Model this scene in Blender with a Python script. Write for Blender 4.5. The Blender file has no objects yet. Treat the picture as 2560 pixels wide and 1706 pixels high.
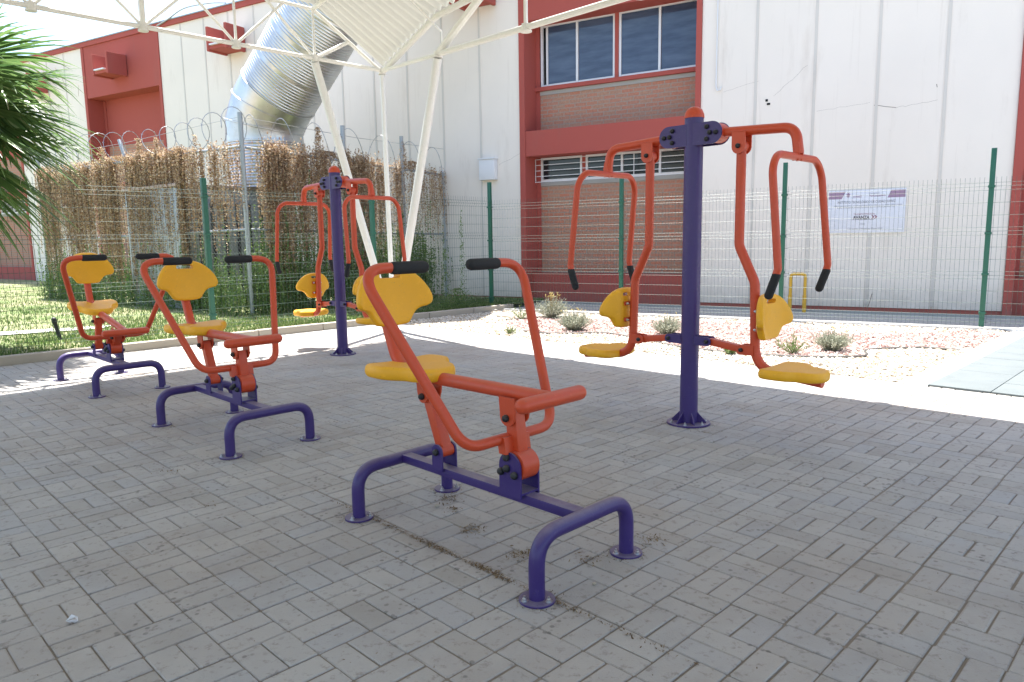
import bpy, bmesh, math, random
from mathutils import Vector, Matrix, noise
R = math.radians
rnd = random.Random(7)
C = bpy.context.scene.collection
S = bpy.context.scene

# ------------------------------------------------------------------ camera
H = 1.313
cam = bpy.data.cameras.new("camera"); cam.lens = 1803.2 / 2560 * 36; cam.sensor_width = 36
cam.clip_start = .05; cam.clip_end = 2000
co = bpy.data.objects.new("camera", cam); C.objects.link(co); S.camera = co
p, ro = R(8.01), R(-.88)
fwd = Vector((0, math.cos(p), -math.sin(p))); up0 = Vector((0, math.sin(p), math.cos(p))); r0 = Vector((1, 0, 0))
rt = math.cos(ro) * r0 + math.sin(ro) * up0; up = -math.sin(ro) * r0 + math.cos(ro) * up0
M = Matrix((rt, up, -fwd)).transposed().to_4x4(); M.translation = Vector((0, 0, H)); co.matrix_world = M

# ------------------------------------------------------------------ light
EL = R(74); SD = Vector((-.374 * math.cos(EL), .927 * math.cos(EL), math.sin(EL))).normalized()
w = bpy.data.worlds.new("World"); S.world = w; w.use_nodes = True
nt = w.node_tree; sky = nt.nodes.new("ShaderNodeTexSky"); sky.sky_type = 'NISHITA'; sky.sun_disc = False
sky.sun_elevation = EL; sky.sun_rotation = math.atan2(SD.x, SD.y); sky.dust_density = 1.6; sky.air_density = 1.0; sky.ozone_density = 1.0
nt.links.new(sky.outputs[0], nt.nodes["Background"].inputs[0]); nt.nodes["Background"].inputs[1].default_value = .13
sl = bpy.data.lights.new("sun", 'SUN'); sl.energy = 5.0; sl.angle = R(.53); sl.color = (1, .965, .91)
so = bpy.data.objects.new("sun", sl); C.objects.link(so); so.rotation_euler = SD.to_track_quat('Z', 'Y').to_euler()
S.view_settings.view_transform = 'Standard'; S.view_settings.look = 'None'; S.view_settings.gamma = 1
S.view_settings.exposure = 1.76

# ------------------------------------------------------------------ helpers
def tag(o, label=None, cat=None, group=None, kind=None):
    if label: o['label'] = label
    if cat: o['category'] = cat
    if group: o['group'] = group
    if kind: o['kind'] = kind
    return o
def empty(name, loc=(0, 0, 0), rz=0):
    o = bpy.data.objects.new(name, None); C.objects.link(o); o.location = loc; o.rotation_euler = (0, 0, rz)
    o.empty_display_size = .1; return o
def build(name, bm, m, parent=None, smooth=35, loc=None, rz=0):
    bmesh.ops.recalc_face_normals(bm, faces=bm.faces) if smooth != -1 else None
    me = bpy.data.meshes.new(name); bm.to_mesh(me); bm.free(); me.materials.append(m)
    if smooth and smooth > 0:
        me.shade_smooth(); me.set_sharp_from_angle(angle=R(smooth))
    o = bpy.data.objects.new(name, me); C.objects.link(o)
    if parent: o.parent = parent
    if loc: o.location = loc
    if rz: o.rotation_euler = (0, 0, rz)
    return o
def copy_tree(o, parent=None):
    c = o.copy(); C.objects.link(c); c.parent = parent
    for ch in list(o.children): copy_tree(ch, c)
    return c
def V(*a): return Vector(a)
def box(bm, x0, x1, y0, y1, z0, z1, bev=0, mat=None):
    vs = [bm.verts.new((x, y, z)) for z in (z0, z1) for y in (y0, y1) for x in (x0, x1)]
    fs = [bm.faces.new([vs[i] for i in f]) for f in ((0, 2, 3, 1), (4, 5, 7, 6), (0, 1, 5, 4), (1, 3, 7, 5), (3, 2, 6, 7), (2, 0, 4, 6))]
    if bev:
        es = list({e for f in fs for e in f.edges})
        r = bmesh.ops.bevel(bm, geom=es, offset=bev, segments=2, affect='EDGES', profile=.6)
        vs = list({v for f in r['faces'] for v in f.verts} | {v for v in vs if v.is_valid})
    if mat is not None: bmesh.ops.transform(bm, matrix=mat, verts=[v for v in vs if v.is_valid])
def bar(bm, a, b, wx, wz, upv=(0, 0, 1), bev=0):
    a, b = Vector(a), Vector(b); d = (b - a); L = d.length; d.normalize()
    u = Vector(upv); s = d.cross(u).normalized(); u = s.cross(d)
    Mx = Matrix((d, s, u)).transposed().to_4x4(); Mx.translation = a
    box(bm, 0, L, -wx / 2, wx / 2, -wz / 2, wz / 2, bev, Mx)
def fillet(pts, rads, n=7):
    pts = [Vector(q) for q in pts]; out = [pts[0]]
    for i in range(1, len(pts) - 1):
        a, b, c = pts[i - 1], pts[i], pts[i + 1]; r = rads if not isinstance(rads, (list, tuple)) else rads[i - 1]
        if r <= 0: out.append(b); continue
        u = (a - b); v = (c - b); lu, lv = u.length, v.length; u.normalize(); v.normalize()
        ang = u.angle(v)
        if ang > 3.1: out.append(b); continue
        t = min(r / math.tan(ang / 2), lu * .49, lv * .49)
        p0, p1 = b + u * t, b + v * t
        for k in range(n + 1):
            f = k / n; out.append((1 - f) ** 2 * p0 + 2 * f * (1 - f) * b + f * f * p1)
    out.append(pts[-1]); return out
def catmull(pts, n=6, closed=False):
    P = [Vector(q) for q in pts]; N = len(P); out = []
    for i in range(N if closed else N - 1):
        g = (lambda k: P[k % N]) if closed else (lambda k: P[max(0, min(N - 1, k))])
        a, b, c, d = g(i - 1), g(i), g(i + 1), g(i + 2)
        for k in range(n):
            t = k / n
            out.append(.5 * ((2 * b) + (c - a) * t + (2 * a - 5 * b + 4 * c - d) * t * t + (3 * b - a - 3 * c + d) * t ** 3))
    if not closed: out.append(P[-1])
    return out
def tube(bm, pts, r, seg=12, dome=False, caps=True, rf=None, ref=None):
    pts = [Vector(q) for q in pts]; n = len(pts); T = []
    for i in range(n):
        d = pts[min(i + 1, n - 1)] - pts[max(i - 1, 0)]; T.append(d.normalized())
    if ref is None: ref = Vector((0, 0, 1)) if abs(T[0].z) < .9 else Vector((1, 0, 0))
    else: ref = Vector(ref)
    N = (ref - T[0] * ref.dot(T[0])).normalized(); rings = []
    def ring(c, N_, B_, rr): return [bm.verts.new(c + rr * (math.cos(a) * N_ + math.sin(a) * B_)) for a in [2 * math.pi * k / seg for k in range(seg)]]
    fr = []
    for i in range(n):
        N = (N - T[i] * N.dot(T[i])).normalized(); fr.append((N.copy(), T[i].cross(N)))
    if dome:
        for k in (3, 2, 1):
            a = k / 3 * math.pi / 2 * .97
            rings.append(ring(pts[0] - T[0] * r * math.sin(a) * .9, *fr[0], r * math.cos(a)))
    for i in range(n): rings.append(ring(pts[i], *fr[i], r * (rf(i / (n - 1)) if rf else 1)))
    if dome:
        for k in (1, 2, 3):
            a = k / 3 * math.pi / 2 * .97
            rings.append(ring(pts[-1] + T[-1] * r * math.sin(a) * .9, *fr[-1], r * math.cos(a)))
    for a, b in zip(rings, rings[1:]):
        for k in range(seg): bm.faces.new((a[k], a[(k + 1) % seg], b[(k + 1) % seg], b[k]))
    if caps: bm.faces.new(rings[0]); bm.faces.new(list(reversed(rings[-1])))
def cyl(bm, a, b, r, seg=16): tube(bm, [a, b], r, seg)
def lathe(bm, prof, c=(0, 0, 0), seg=24):
    c = Vector(c); rings = []
    for r, z in prof: rings.append([bm.verts.new(c + Vector((r * math.cos(2 * math.pi * k / seg), r * math.sin(2 * math.pi * k / seg), z))) for k in range(seg)] if r > 1e-6 else [bm.verts.new(c + Vector((0, 0, z)))])
    for a, b in zip(rings, rings[1:]):
        for k in range(seg):
            k2 = (k + 1) % seg
            if len(a) == 1 and len(b) == 1: continue
            if len(a) == 1: bm.faces.new((a[0], b[k], b[k2]))
            elif len(b) == 1: bm.faces.new((a[k], a[k2], b[0]))
            else: bm.faces.new((a[k], a[k2], b[k2], b[k]))
def prism(bm, poly, f0, f1):
    """poly: list of 2D; f0,f1: mapping 2D->3D for the two faces"""
    a = [bm.verts.new(f0(*q)) for q in poly]; b = [bm.verts.new(f1(*q)) for q in poly]
    bm.faces.new(a); bm.faces.new(list(reversed(b)))
    for i in range(len(poly)):
        j = (i + 1) % len(poly); bm.faces.new((a[j], a[i], b[i], b[j]))
def plate_sz(bm, poly, l0, l1): prism(bm, poly, lambda s, z: V(s, l0, z), lambda s, z: V(s, l1, z))
def rnd_end(cx, cz, r, a0, a1, n=8): return [(cx + r * math.cos(R(a0 + (a1 - a0) * k / n)), cz + r * math.sin(R(a0 + (a1 - a0) * k / n))) for k in range(n + 1)]
def bolt_cap(bm, c, d, r=.016, seg=10):   # domed black cap pointing along d
    c, d = Vector(c), Vector(d); q = d.to_track_quat('Z', 'Y').to_matrix().to_4x4(); q.translation = c
    b2 = bmesh.new(); lathe(b2, [(r * .95, 0), (r, .004), (r, .01), (r * .8, .017), (r * .4, .022), (0, .023)], seg=seg)
    bmesh.ops.transform(b2, matrix=q, verts=b2.verts)
    me = bpy.data.meshes.new("t"); b2.to_mesh(me); b2.free(); bm.from_mesh(me); bpy.data.meshes.remove(me)

# ------------------------------------------------------------------ materials
class NG:
    def __init__(s, name):
        s.m = bpy.data.materials.new(name); s.m.use_nodes = True; s.t = s.m.node_tree; s.b = s.t.nodes["Principled BSDF"]
    def n(s, ty, **k):
        x = s.t.nodes.new("ShaderNode" + ty)
        for a, b in k.items(): setattr(x, a, b)
        return x
    def l(s, a, b): s.t.links.new(a, b)
    def coord(s, which='Object', scale=(1, 1, 1)):
        c = s.n('TexCoord'); mp = s.n('Mapping'); mp.inputs['Scale'].default_value = scale; s.l(c.outputs[which], mp.inputs[0]); return mp.outputs[0]
    def noise(s, vec, sc, det=4, rough=.55, out=0):
        x = s.n('TexNoise'); x.inputs['Scale'].default_value = sc; x.inputs['Detail'].default_value = det; x.inputs['Roughness'].default_value = rough
        s.l(vec, x.inputs['Vector']); return x.outputs[out]
    def ramp(s, f, stops):
        x = s.n('ValToRGB'); e = x.color_ramp.elements
        while len(e) < len(stops): e.new(.5)
        for i, (q, c) in enumerate(stops): e[i].position = q; e[i].color = (*c, 1) if len(c) == 3 else c
        s.l(f, x.inputs[0]); return x.outputs[0]
    def mix(s, f, a, b, ty='MIX'):
        x = s.n('MixRGB', blend_type=ty)
        for i, v in ((0, f), (1, a), (2, b)):
            if isinstance(v, (int, float)): x.inputs[i].default_value = v if i == 0 else (v, v, v, 1)
            elif isinstance(v, tuple): x.inputs[i].default_value = (*v, 1)
            else: s.l(v, x.inputs[i])
        return x.outputs[0]
    def bump(s, h, st=.3, d=.01):
        x = s.n('Bump'); x.inputs['Strength'].default_value = st; x.inputs['Distance'].default_value = d; s.l(h, x.inputs['Height']); s.l(x.outputs[0], s.b.inputs['Normal'])
    def set(s, col=None, rough=.5, metal=0, **k):
        if col is not None:
            if isinstance(col, tuple): s.b.inputs['Base Color'].default_value = (*col, 1)
            else: s.l(col, s.b.inputs['Base Color'])
        if isinstance(rough, (int, float)): s.b.inputs['Roughness'].default_value = rough
        else: s.l(rough, s.b.inputs['Roughness'])
        s.b.inputs['Metallic'].default_value = metal
        for a, b in k.items(): s.b.inputs[a.replace('_', ' ')].default_value = b
        return s.m
def paint(name, c, rough=.32, dust=.35, dustc=(.45, .42, .38), scale=1.0, spec=.5):
    g = NG(name); v = g.coord('Object'); n1 = g.noise(v, 14 * scale, 6, .65); n2 = g.noise(v, 90 * scale, 3)
    geo = g.n('NewGeometry'); sx = g.n('SeparateXYZ'); g.l(geo.outputs['Normal'], sx.inputs[0])
    upf = g.ramp(sx.outputs[2], [(.45, (0, 0, 0)), (1, (1, 1, 1))])
    m1 = g.ramp(n1, [(.25, (.35, .35, .35)), (.6, (1, 1, 1))])
    f = g.mix(1, upf, m1, 'MULTIPLY'); f2 = g.mix(1, f, (dust, dust, dust), 'MULTIPLY')
    base = g.mix(g.ramp(n1, [(.3, (0, 0, 0)), (.8, (.35, .35, .35))]), c, tuple(min(1, q * 1.25 + .01) for q in c))
    n3 = g.noise(v, 42 * scale, 5, .75); scuff = g.ramp(n3, [(.60, (0, 0, 0)), (.66, (.45, .45, .45))]); base = g.mix(scuff, base, tuple(min(1, q * 1.25 + .03) for q in c))
    chip = g.ramp(n2, [(.66, (0, 0, 0)), (.70, (.7, .7, .7))])
    col = g.mix(f2, base, dustc); col = g.mix(chip, col, tuple(q * .6 + .05 for q in c))
    g.set(col, g.ramp(n1, [(.2, (rough,) * 3), (.9, (rough + .22,) * 3)]))
    g.bump(n2, .08, .002); return g.m
MAT = {}
MAT['red'] = paint('orange_powder_coat', (.53, .060, .015), .34, .14)
MAT['purple'] = paint('purple_powder_coat', (.036, .018, .135), .3, .55, (.30, .27, .30))
MAT['yellow'] = paint('yellow_plastic', (.82, .40, .008), .42, .10, (.65, .5, .3))
MAT['cap'] = paint('black_cap', (.012, .013, .016), .45, .2)
MAT['green'] = paint('green_post_paint', (.012, .10, .062), .4, .1)
MAT['gasyellow'] = paint('yellow_pipe_paint', (.62, .36, .03), .5, .1)
MAT['whitesteel'] = paint('white_steel_paint', (.74, .74, .70), .42, .15, (.5, .45, .4))
MAT['galv'] = paint('galvanised_steel', (.33, .36, .37), .45, .1); MAT['galv'].node_tree.nodes['Principled BSDF'].inputs['Metallic'].default_value = .5
g = NG('foam_grip'); v = g.coord(); g.bump(g.noise(v, 300, 2), .5, .002); MAT['grip'] = g.set((.014, .015, .017), .8)
g = NG('bolt_steel'); MAT['steel'] = g.set((.55, .56, .58), .3, .95)
def wiremat(name, c, rough=.4, metal=.3): g = NG(name); return g.set(c, rough, metal)
MAT['meshwire'] = wiremat('green_mesh_wire', (.045, .08, .06), .45, .0)
MAT['razor'] = wiremat('razor_wire_steel', (.30, .31, .32), .4, .7)
MAT['chain'] = wiremat('chain_link_wire', (.25, .25, .24), .5, .4)
# off-white wall
def wallmat(name, c, stain=(.34, .27, .2)):
    g = NG(name); v = g.coord('Object'); v2 = g.coord('Object', (1, 1, .18))
    a = g.noise(v, .55, 5); b = g.noise(v2, 2.2, 6, .7); d = g.noise(v, 6, 5, .7); e = g.noise(v, 40, 3)
    col = g.mix(g.ramp(a, [(.3, (0, 0, 0)), (.75, (.5, .5, .5))]), c, tuple(q * .86 for q in c))
    col = g.mix(g.ramp(b, [(.56, (0, 0, 0)), (.8, (.3, .3, .3))]), col, stain)
    b2 = g.noise(g.coord('Object', (9, 9, .35)), 1.0, 5, .65); col = g.mix(g.ramp(b2, [(.60, (0, 0, 0)), (.78, (.2, .2, .2))]), col, stain)
    sz_ = g.n('SeparateXYZ'); g.l(v, sz_.inputs[0]); low = g.ramp(sz_.outputs[2], [(.08, (.55, .55, .55)), (.55, (0, 0, 0))]); col = g.mix(g.mix(1, low, g.ramp(d, [(.3, (.2, .2, .2)), (.7, (1, 1, 1))]), 'MULTIPLY'), col, stain)
    col = g.mix(g.ramp(d, [(.68, (0, 0, 0)), (.78, (.4, .4, .4))]), col, tuple(q * .6 for q in c))
    g.set(col, .85); g.bump(g.mix(.5, d, e), .35, .006); return g.m
MAT['wall'] = wallmat('white_concrete_wall', (.77, .715, .64))
MAT['redwall'] = wallmat('red_painted_wall', (.36, .075, .058), (.25, .12, .1))
MAT['batten'] = wallmat('dirty_white_batten', (.60, .57, .52), (.2, .13, .08))
g = NG('brick_infill'); v = g.coord('Object'); 
cb = g.n('CombineXYZ'); sx = g.n('SeparateXYZ'); g.l(v, sx.inputs[0]); g.l(sx.outputs[0], cb.inputs[0]); g.l(sx.outputs[2], cb.inputs[1])
dist = g.noise(v, 9, 3); vm = g.n('VectorMath', operation='MULTIPLY_ADD'); 
cc = g.n('CombineXYZ'); g.l(dist, cc.inputs[0]); g.l(dist, cc.inputs[1]); g.l(cc.outputs[0], vm.inputs[0]); vm.inputs[1].default_value = (.02, .02, 0); g.l(cb.outputs[0], vm.inputs[2])
br = g.n('TexBrick'); g.l(vm.outputs[0], br.inputs['Vector']); br.inputs['Scale'].default_value = 1; br.inputs['Brick Width'].default_value = .25; br.inputs['Row Height'].default_value = .078; br.inputs['Mortar Size'].default_value = .011; br.inputs['Mortar Smooth'].default_value = .25; br.inputs['Bias'].default_value = -.1
br.inputs['Color1'].default_value = (.52, .21, .13, 1); br.inputs['Color2'].default_value = (.45, .26, .17, 1); br.inputs['Mortar'].default_value = (.38, .30, .24, 1)
nn = g.noise(v, 3, 5); col = g.mix(g.ramp(nn, [(.4, (0, 0, 0)), (.75, (.35, .35, .35))]), br.outputs[0], (.34, .27, .22)); col = g.mix(g.ramp(g.noise(v, 30, 4), [(.3, (.75, .75, .75)), (.8, (1.1, 1.1, 1.1))]), 0.0, col); 
mm = g.mix(1, g.ramp(g.noise(v, 25, 4), [(.3, (.7, .7, .7)), (.8, (1, 1, 1))]), g.mix(g.ramp(nn, [(.4, (0, 0, 0)), (.75, (.35, .35, .35))]), br.outputs[0], (.34, .27, .22)), 'MULTIPLY')
g.set(mm, .9); g.bump(br.outputs[1], -.6, .01); MAT['brick'] = g.m
g = NG('window_glass'); v = g.coord('Object'); g.set(g.mix(g.ramp(g.noise(g.coord('Object', (1, 1, 5)), 1.6, 3), [(.35, (0, 0, 0)), (.7, (1, 1, 1))]), (.035, .055, .10), (.07, .10, .16)), .06); MAT['glass'] = g.m  # blue tones paint the reflected sky into the pane colour
g = NG('dark_glass'); MAT['darkglass'] = g.set((.012, .016, .02), .12)
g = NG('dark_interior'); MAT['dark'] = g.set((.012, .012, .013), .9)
g = NG('white_aluminium'); MAT['alu'] = g.set((.66, .67, .69), .35)
# duct
g = NG('galvanised_duct'); v = g.coord('Object'); n1 = g.noise(v, 2.5, 5, .6); n2 = g.noise(v, 18, 5)
g.set(g.mix(g.ramp(n1, [(.3, (0, 0, 0)), (.8, (1, 1, 1))]), (.60, .61, .61), (.42, .41, .38)), g.ramp(n2, [(.2, (.24,) * 3), (.9, (.46,) * 3)]), .88); g.bump(n2, .12, .01); MAT['duct'] = g.m
# concrete kinds
def concrete(name, c, sc=1, spots=.3, b=.4):
    g = NG(name); v = g.coord('Object'); a = g.noise(v, 1.3 * sc, 6, .6); d = g.noise(v, 14 * sc, 6, .7); e = g.noise(v, 120 * sc, 3)
    col = g.mix(g.ramp(a, [(.3, (0, 0, 0)), (.75, (.6, .6, .6))]), c, tuple(q * .75 for q in c)); col = g.mix(g.ramp(d, [(.6, (0, 0, 0)), (.75, (spots,) * 3)]), col, tuple(q * .55 for q in c))
    g.set(col, .9); g.bump(g.mix(.5, d, e), b, .006); return g.m
MAT['kerb'] = concrete('kerb_concrete', (.40, .355, .29)); MAT['slab'] = concrete('grey_slab', (.36, .36, .34), .7)
MAT['band'] = concrete('white_concrete_band', (.62, .61, .58)); MAT['sand'] = concrete('joint_sand', (.25, .215, .175), 4, .5)
MAT['rubber'] = concrete('grey_rubber_tile', (.125, .145, .15), 3, .2, .3)
# pavers : random value per paver, stains in world space
g = NG('concrete_pavers'); v = g.coord('Object'); geo = g.n('NewGeometry'); ri = geo.outputs['Random Per Island']
c1 = g.ramp(ri, [(0, (.35, .335, .31)), (.2, (.415, .40, .38)), (.4, (.375, .365, .35)), (.6, (.43, .415, .39)), (.8, (.385, .377, .365)), (1, (.385, .385, .385))])
big = g.noise(v, .42, 5, .6); mid = g.noise(v, 2.3, 6, .62); fine = g.noise(v, 26, 6, .7); vf = g.noise(v, 160, 3)
col = g.mix(g.ramp(big, [(.46, (0, 0, 0)), (.70, (.75, .75, .75))]), c1, (.36, .30, .245))
col = g.mix(g.ramp(mid, [(.47, (0, 0, 0)), (.72, (.5, .5, .5))]), col, (.27, .245, .22))
col = g.mix(g.ramp(fine, [(.55, (0, 0, 0)), (.66, (.55, .55, .55))]), col, (.19, .165, .14))
col = g.mix(g.ramp(vf, [(.25, (.25, .25, .25)), (.5, (0, 0, 0))]), col, (.38, .37, .35))
vo = g.n('TexVoronoi'); g.l(v, vo.inputs['Vector']); vo.inputs['Scale'].default_value = 30; vo.inputs['Randomness'].default_value = 1
spot = g.ramp(vo.outputs[0], [(.0, (1, 1, 1)), (.20, (1, 1, 1)), (.32, (0, 0, 0))]); gate = g.ramp(g.noise(v, 3.4, 3), [(.56, (0, 0, 0)), (.62, (1, 1, 1))])
col = g.mix(g.mix(1, g.mix(1, spot, gate, 'MULTIPLY'), (.6, .6, .6), 'MULTIPLY'), col, (.12, .11, .10))
g.set(col, .88); hh = g.mix(.35, g.mix(.5, fine, vf), spot, 'MIX'); g.bump(g.mix(.6, fine, vf), .8, .004); MAT['paver'] = g.m
# soil, gravel, lawn
def ground(name, a, b, c, sc, rough=.95, bumpd=.02):
    g = NG(name); v = g.coord('Object'); n1 = g.noise(v, .6 * sc, 6, .6); n2 = g.noise(v, 9 * sc, 6, .7); n3 = g.noise(v, 60 * sc, 3)
    col = g.mix(g.ramp(n1, [(.35, (0, 0, 0)), (.65, (1, 1, 1))]), a, b); col = g.mix(g.ramp(n2, [(.5, (0, 0, 0)), (.68, (.8, .8, .8))]), col, c)
    g.set(col, rough); g.bump(g.mix(.5, n2, n3), .6, bumpd); return g.m
MAT['gravelbed'] = ground('gravel_bed', (.40, .35, .29), (.46, .41, .36), (.26, .21, .17), 2)
MAT['soil'] = ground('dry_soil', (.30, .25, .19), (.38, .33, .26), (.22, .18, .13), 1)
MAT['lawn'] = ground('lawn_soil', (.11, .16, .045), (.30, .27, .16), (.09, .13, .035), 1)
def leafy(name, stops, trans=.35, rough=.6):
    g = NG(name); geo = g.n('NewGeometry'); col = g.ramp(geo.outputs['Random Per Island'], stops)
    g.set(col, rough); tr = g.n('BsdfTranslucent'); g.l(col, tr.inputs[0]); mx = g.n('MixShader'); mx.inputs[0].default_value = trans
    out = g.t.nodes['Material Output']; g.l(g.b.outputs[0], mx.inputs[1]); g.l(tr.outputs[0], mx.inputs[2]); g.l(mx.outputs[0], out.inputs[0]); return g.m
MAT['brownleaf'] = leafy('dried_vine_leaf', [(0, (.21, .125, .065)), (.3, (.38, .25, .14)), (.6, (.50, .37, .23)), (.85, (.66, .54, .38)), (1, (.24, .10, .06))])
MAT['greenleaf'] = leafy('green_vine_leaf', [(0, (.07, .13, .035)), (.4, (.13, .22, .06)), (.8, (.16, .26, .07)), (1, (.28, .30, .12))])
MAT['grass'] = leafy('grass_blade', [(0, (.06, .12, .025)), (.5, (.11, .20, .045)), (.8, (.20, .24, .09)), (1, (.34, .31, .17))])
MAT['silver'] = leafy('silver_foliage', [(0, (.22, .24, .17)), (.5, (.34, .36, .28)), (1, (.45, .45, .36))])
MAT['bud'] = leafy('yellow_bud', [(0, (.5, .38, .12)), (1, (.55, .45, .2))])
MAT['palm'] = leafy('palm_leaf', [(0, (.07, .14, .045)), (.5, (.13, .22, .07)), (.85, (.21, .31, .11)), (1, (.42, .42, .22))], .4, .25)
MAT['palmdry'] = leafy('palm_fibre', [(0, (.45, .38, .26)), (1, (.6, .52, .38))])
MAT['stone'] = leafy('beige_gravel_stone', [(0, (.22, .16, .10)), (.3, (.40, .34, .26)), (.7, (.52, .48, .41)), (1, (.62, .59, .54))], 0, .9)
MAT['redstone'] = leafy('red_gravel_stone', [(0, (.16, .075, .065)), (.4, (.33, .215, .19)), (.8, (.44, .33, .30)), (1, (.54, .47, .43))], 0, .9)
MAT['litter'] = leafy('dry_litter', [(0, (.10, .06, .03)), (.5, (.20, .14, .08)), (.9, (.30, .23, .14)), (1, (.5, .47, .42))], .1, .9)
g = NG('roof_sheet'); v = g.coord(); col = g.mix(g.ramp(g.noise(v, 2, 4), [(.3, (0, 0, 0)), (.8, (1, 1, 1))]), (.43, .44, .39), (.38, .39, .34)); g.set(col, .6)
tr = g.n('BsdfTranslucent'); tr.inputs[0].default_value = (.8, .78, .70, 1); mx = g.n('MixShader'); mx.inputs[0].default_value = .075; g.l(g.b.outputs[0], mx.inputs[1]); g.l(tr.outputs[0], mx.inputs[2]); g.l(mx.outputs[0], g.t.nodes['Material Output'].inputs[0]); MAT['sheet'] = g.m
g = NG('sign_vinyl'); MAT['vinyl'] = g.set((.66, .68, .74), .28)
def flat(name, c, r=.5): g = NG(name); return g.set(c, r)
MAT['mauve'] = flat('mauve_print', (.30, .20, .30)); MAT['ink'] = flat('dark_print', (.10, .09, .12)); MAT['inkgrey'] = flat('grey_print', (.25, .26, .30)); MAT['inkred'] = flat('maroon_print', (.25, .07, .12))
MAT['crackline'] = flat('crack_brown', (.20, .17, .14)); MAT['plastic'] = flat('white_plastic', (.68, .69, .70), .5); MAT['tyre'] = flat('black_tyre', (.02, .02, .022), .7); MAT['edging'] = flat('dark_edging', (.06, .055, .05), .7)  # crackline is an even dark brown for the wall cracks

# ------------------------------------------------------------------ setting: ground
ISQ = 1 / math.sqrt(2)
Ea = V(ISQ, ISQ, 0); Eb = V(ISQ, -ISQ, 0)          # paver grid axes
def AB(a, b, z=0): q = a * Ea + b * Eb; return V(q.x, q.y, z)   # a=(x+y)/sqrt2, b=(x-y)/sqrt2
KB = -13.65 * ISQ; GA = 9.72 * ISQ                 # kerb line b=KB, gravel edge a=GA
def sheet(name, pts, m, kind='structure', z=None):
    bm = bmesh.new(); bm.faces.new([bm.verts.new(q) for q in pts]); return tag(build(name, bm, m, smooth=0), kind=kind)
sheet('ground', [V(-150, -60, -.03), V(150, -60, -.03), V(150, 200, -.03), V(-150, 200, -.03)], MAT['soil'])
sheet('paving_bed', [AB(-14, KB, -.0055), AB(-14, 16, -.0055), AB(GA, 16, -.0055), AB(GA, KB, -.0055)], MAT['sand'])
# pavers
def make_pavers():
    bm = bmesh.new(); m = .2; x0, y0 = 3.39, -17.897; rp = random.Random(3)
    def wob(i, j):
        return noise.noise(V(i * .31, j * .31, .5)) * .006, noise.noise(V(i * .31, j * .31, 7.5)) * .006
    for i in range(-26, 34):
        for j in range(-33, 40):
            a0 = (i + x0) * m; b0 = (j + y0) * m
            if b0 + m < KB or a0 > GA: continue
            c = AB(a0 + .1, b0 + .1)
            if c.y < .9 or abs(c.x) > c.y * .85 + 1.6: continue
            par = (i + j) % 2
            for h in (0, 1):
                if par: ca, cb_, la, lb = a0 + .1, b0 + .05 + .1 * h, .1, .05     # long along a
                else: ca, cb_, la, lb = a0 + .05 + .1 * h, b0 + .1, .05, .1
                w1 = wob(i, j); ca += w1[0] + rp.gauss(0, .0009); cb_ += w1[1] + rp.gauss(0, .0009)
                la -= .0014 + abs(rp.gauss(0, .0007)); lb -= .0026 + abs(rp.gauss(0, .001))
                a1, a2, b1, b2 = ca - la, ca + la, cb_ - lb, cb_ + lb
                if b2 < KB or a1 > GA: continue
                a2 = min(a2, GA); b1 = max(b1, KB)
                th = rp.gauss(0, .004); dz = rp.gauss(0, .0009); ta, tb = rp.gauss(0, .004), rp.gauss(0, .004); e = .0028 + abs(rp.gauss(0, .0014))
                cc, ss = math.cos(th), math.sin(th)
                def P(a, b, z):
                    da, db = a - ca, b - cb_
                    return AB(ca + da * cc - db * ss, cb_ + da * ss + db * cc, z + dz + (da * ta + db * tb))
                def ringp(ins, z, k=.0035):
                    q = []
                    A1, A2, B1, B2 = a1 + ins, a2 - ins, b1 + ins, b2 - ins
                    for (a, b, sa, sb) in ((A1, B1, 1, 1), (A2, B1, -1, 1), (A2, B2, -1, -1), (A1, B2, 1, -1)):
                        kk = k + abs(rp.gauss(0, .002))
                        if sa == sb: q += [(a, b + sb * kk), (a + sa * kk, b)]
                        else: q += [(a + sa * kk, b), (a, b + sb * kk)]
                    return [bm.verts.new(P(a, b, z)) for a, b in q]
                t = ringp(e, 0); s_ = ringp(0, -.0035, .003); d = [bm.verts.new(v.co - V(0, 0, .012)) for v in s_]
                bm.faces.new(t)
                for A, B in ((t, s_), (s_, d)):
                    for k in range(8): bm.faces.new((B[k], B[(k + 1) % 8], A[(k + 1) % 8], A[k]))
    return tag(build('pavement', bm, MAT['paver'], smooth=-1), kind='structure')
make_pavers()
# kerb with joints
bm = bmesh.new(); a = -1.5
while a < 9.1:
    L = 1.02; q = Matrix.Rotation(R(45), 4, 'Z'); o = AB(a, KB + rnd.uniform(-.004, .004)); q.translation = V(o.x, o.y, 0)
    box(bm, 0, L - .012, 0, .14, -.02, .10 + rnd.uniform(-.003, .003), .012, q); a += L
tag(build('kerb', bm, MAT['kerb']), kind='structure')
# flush border, gravel bed, bands, mat
sheet('gravel_bed', [AB(GA, KB, -.004), AB(GA, -2.85 * ISQ, -.004), AB(19, -2.85 * ISQ, -.004), AB(19, KB, -.004)], MAT['gravelbed'])
def boxstruct(name, a0, a1, b0, b1, z0, z1, m):
    bm = bmesh.new(); q = Matrix.Rotation(R(45), 4, 'Z')
    # local x=a ; local y=-b
    box(bm, a0, a1, -b1, -b0, z0, z1, .004, q); return tag(build(name, bm, m), kind='structure')
boxstruct('concrete_band', GA + .003, 12.2, -2.85 * ISQ, -2.53 * ISQ - .003, -.05, .006, MAT['band'])
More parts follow.
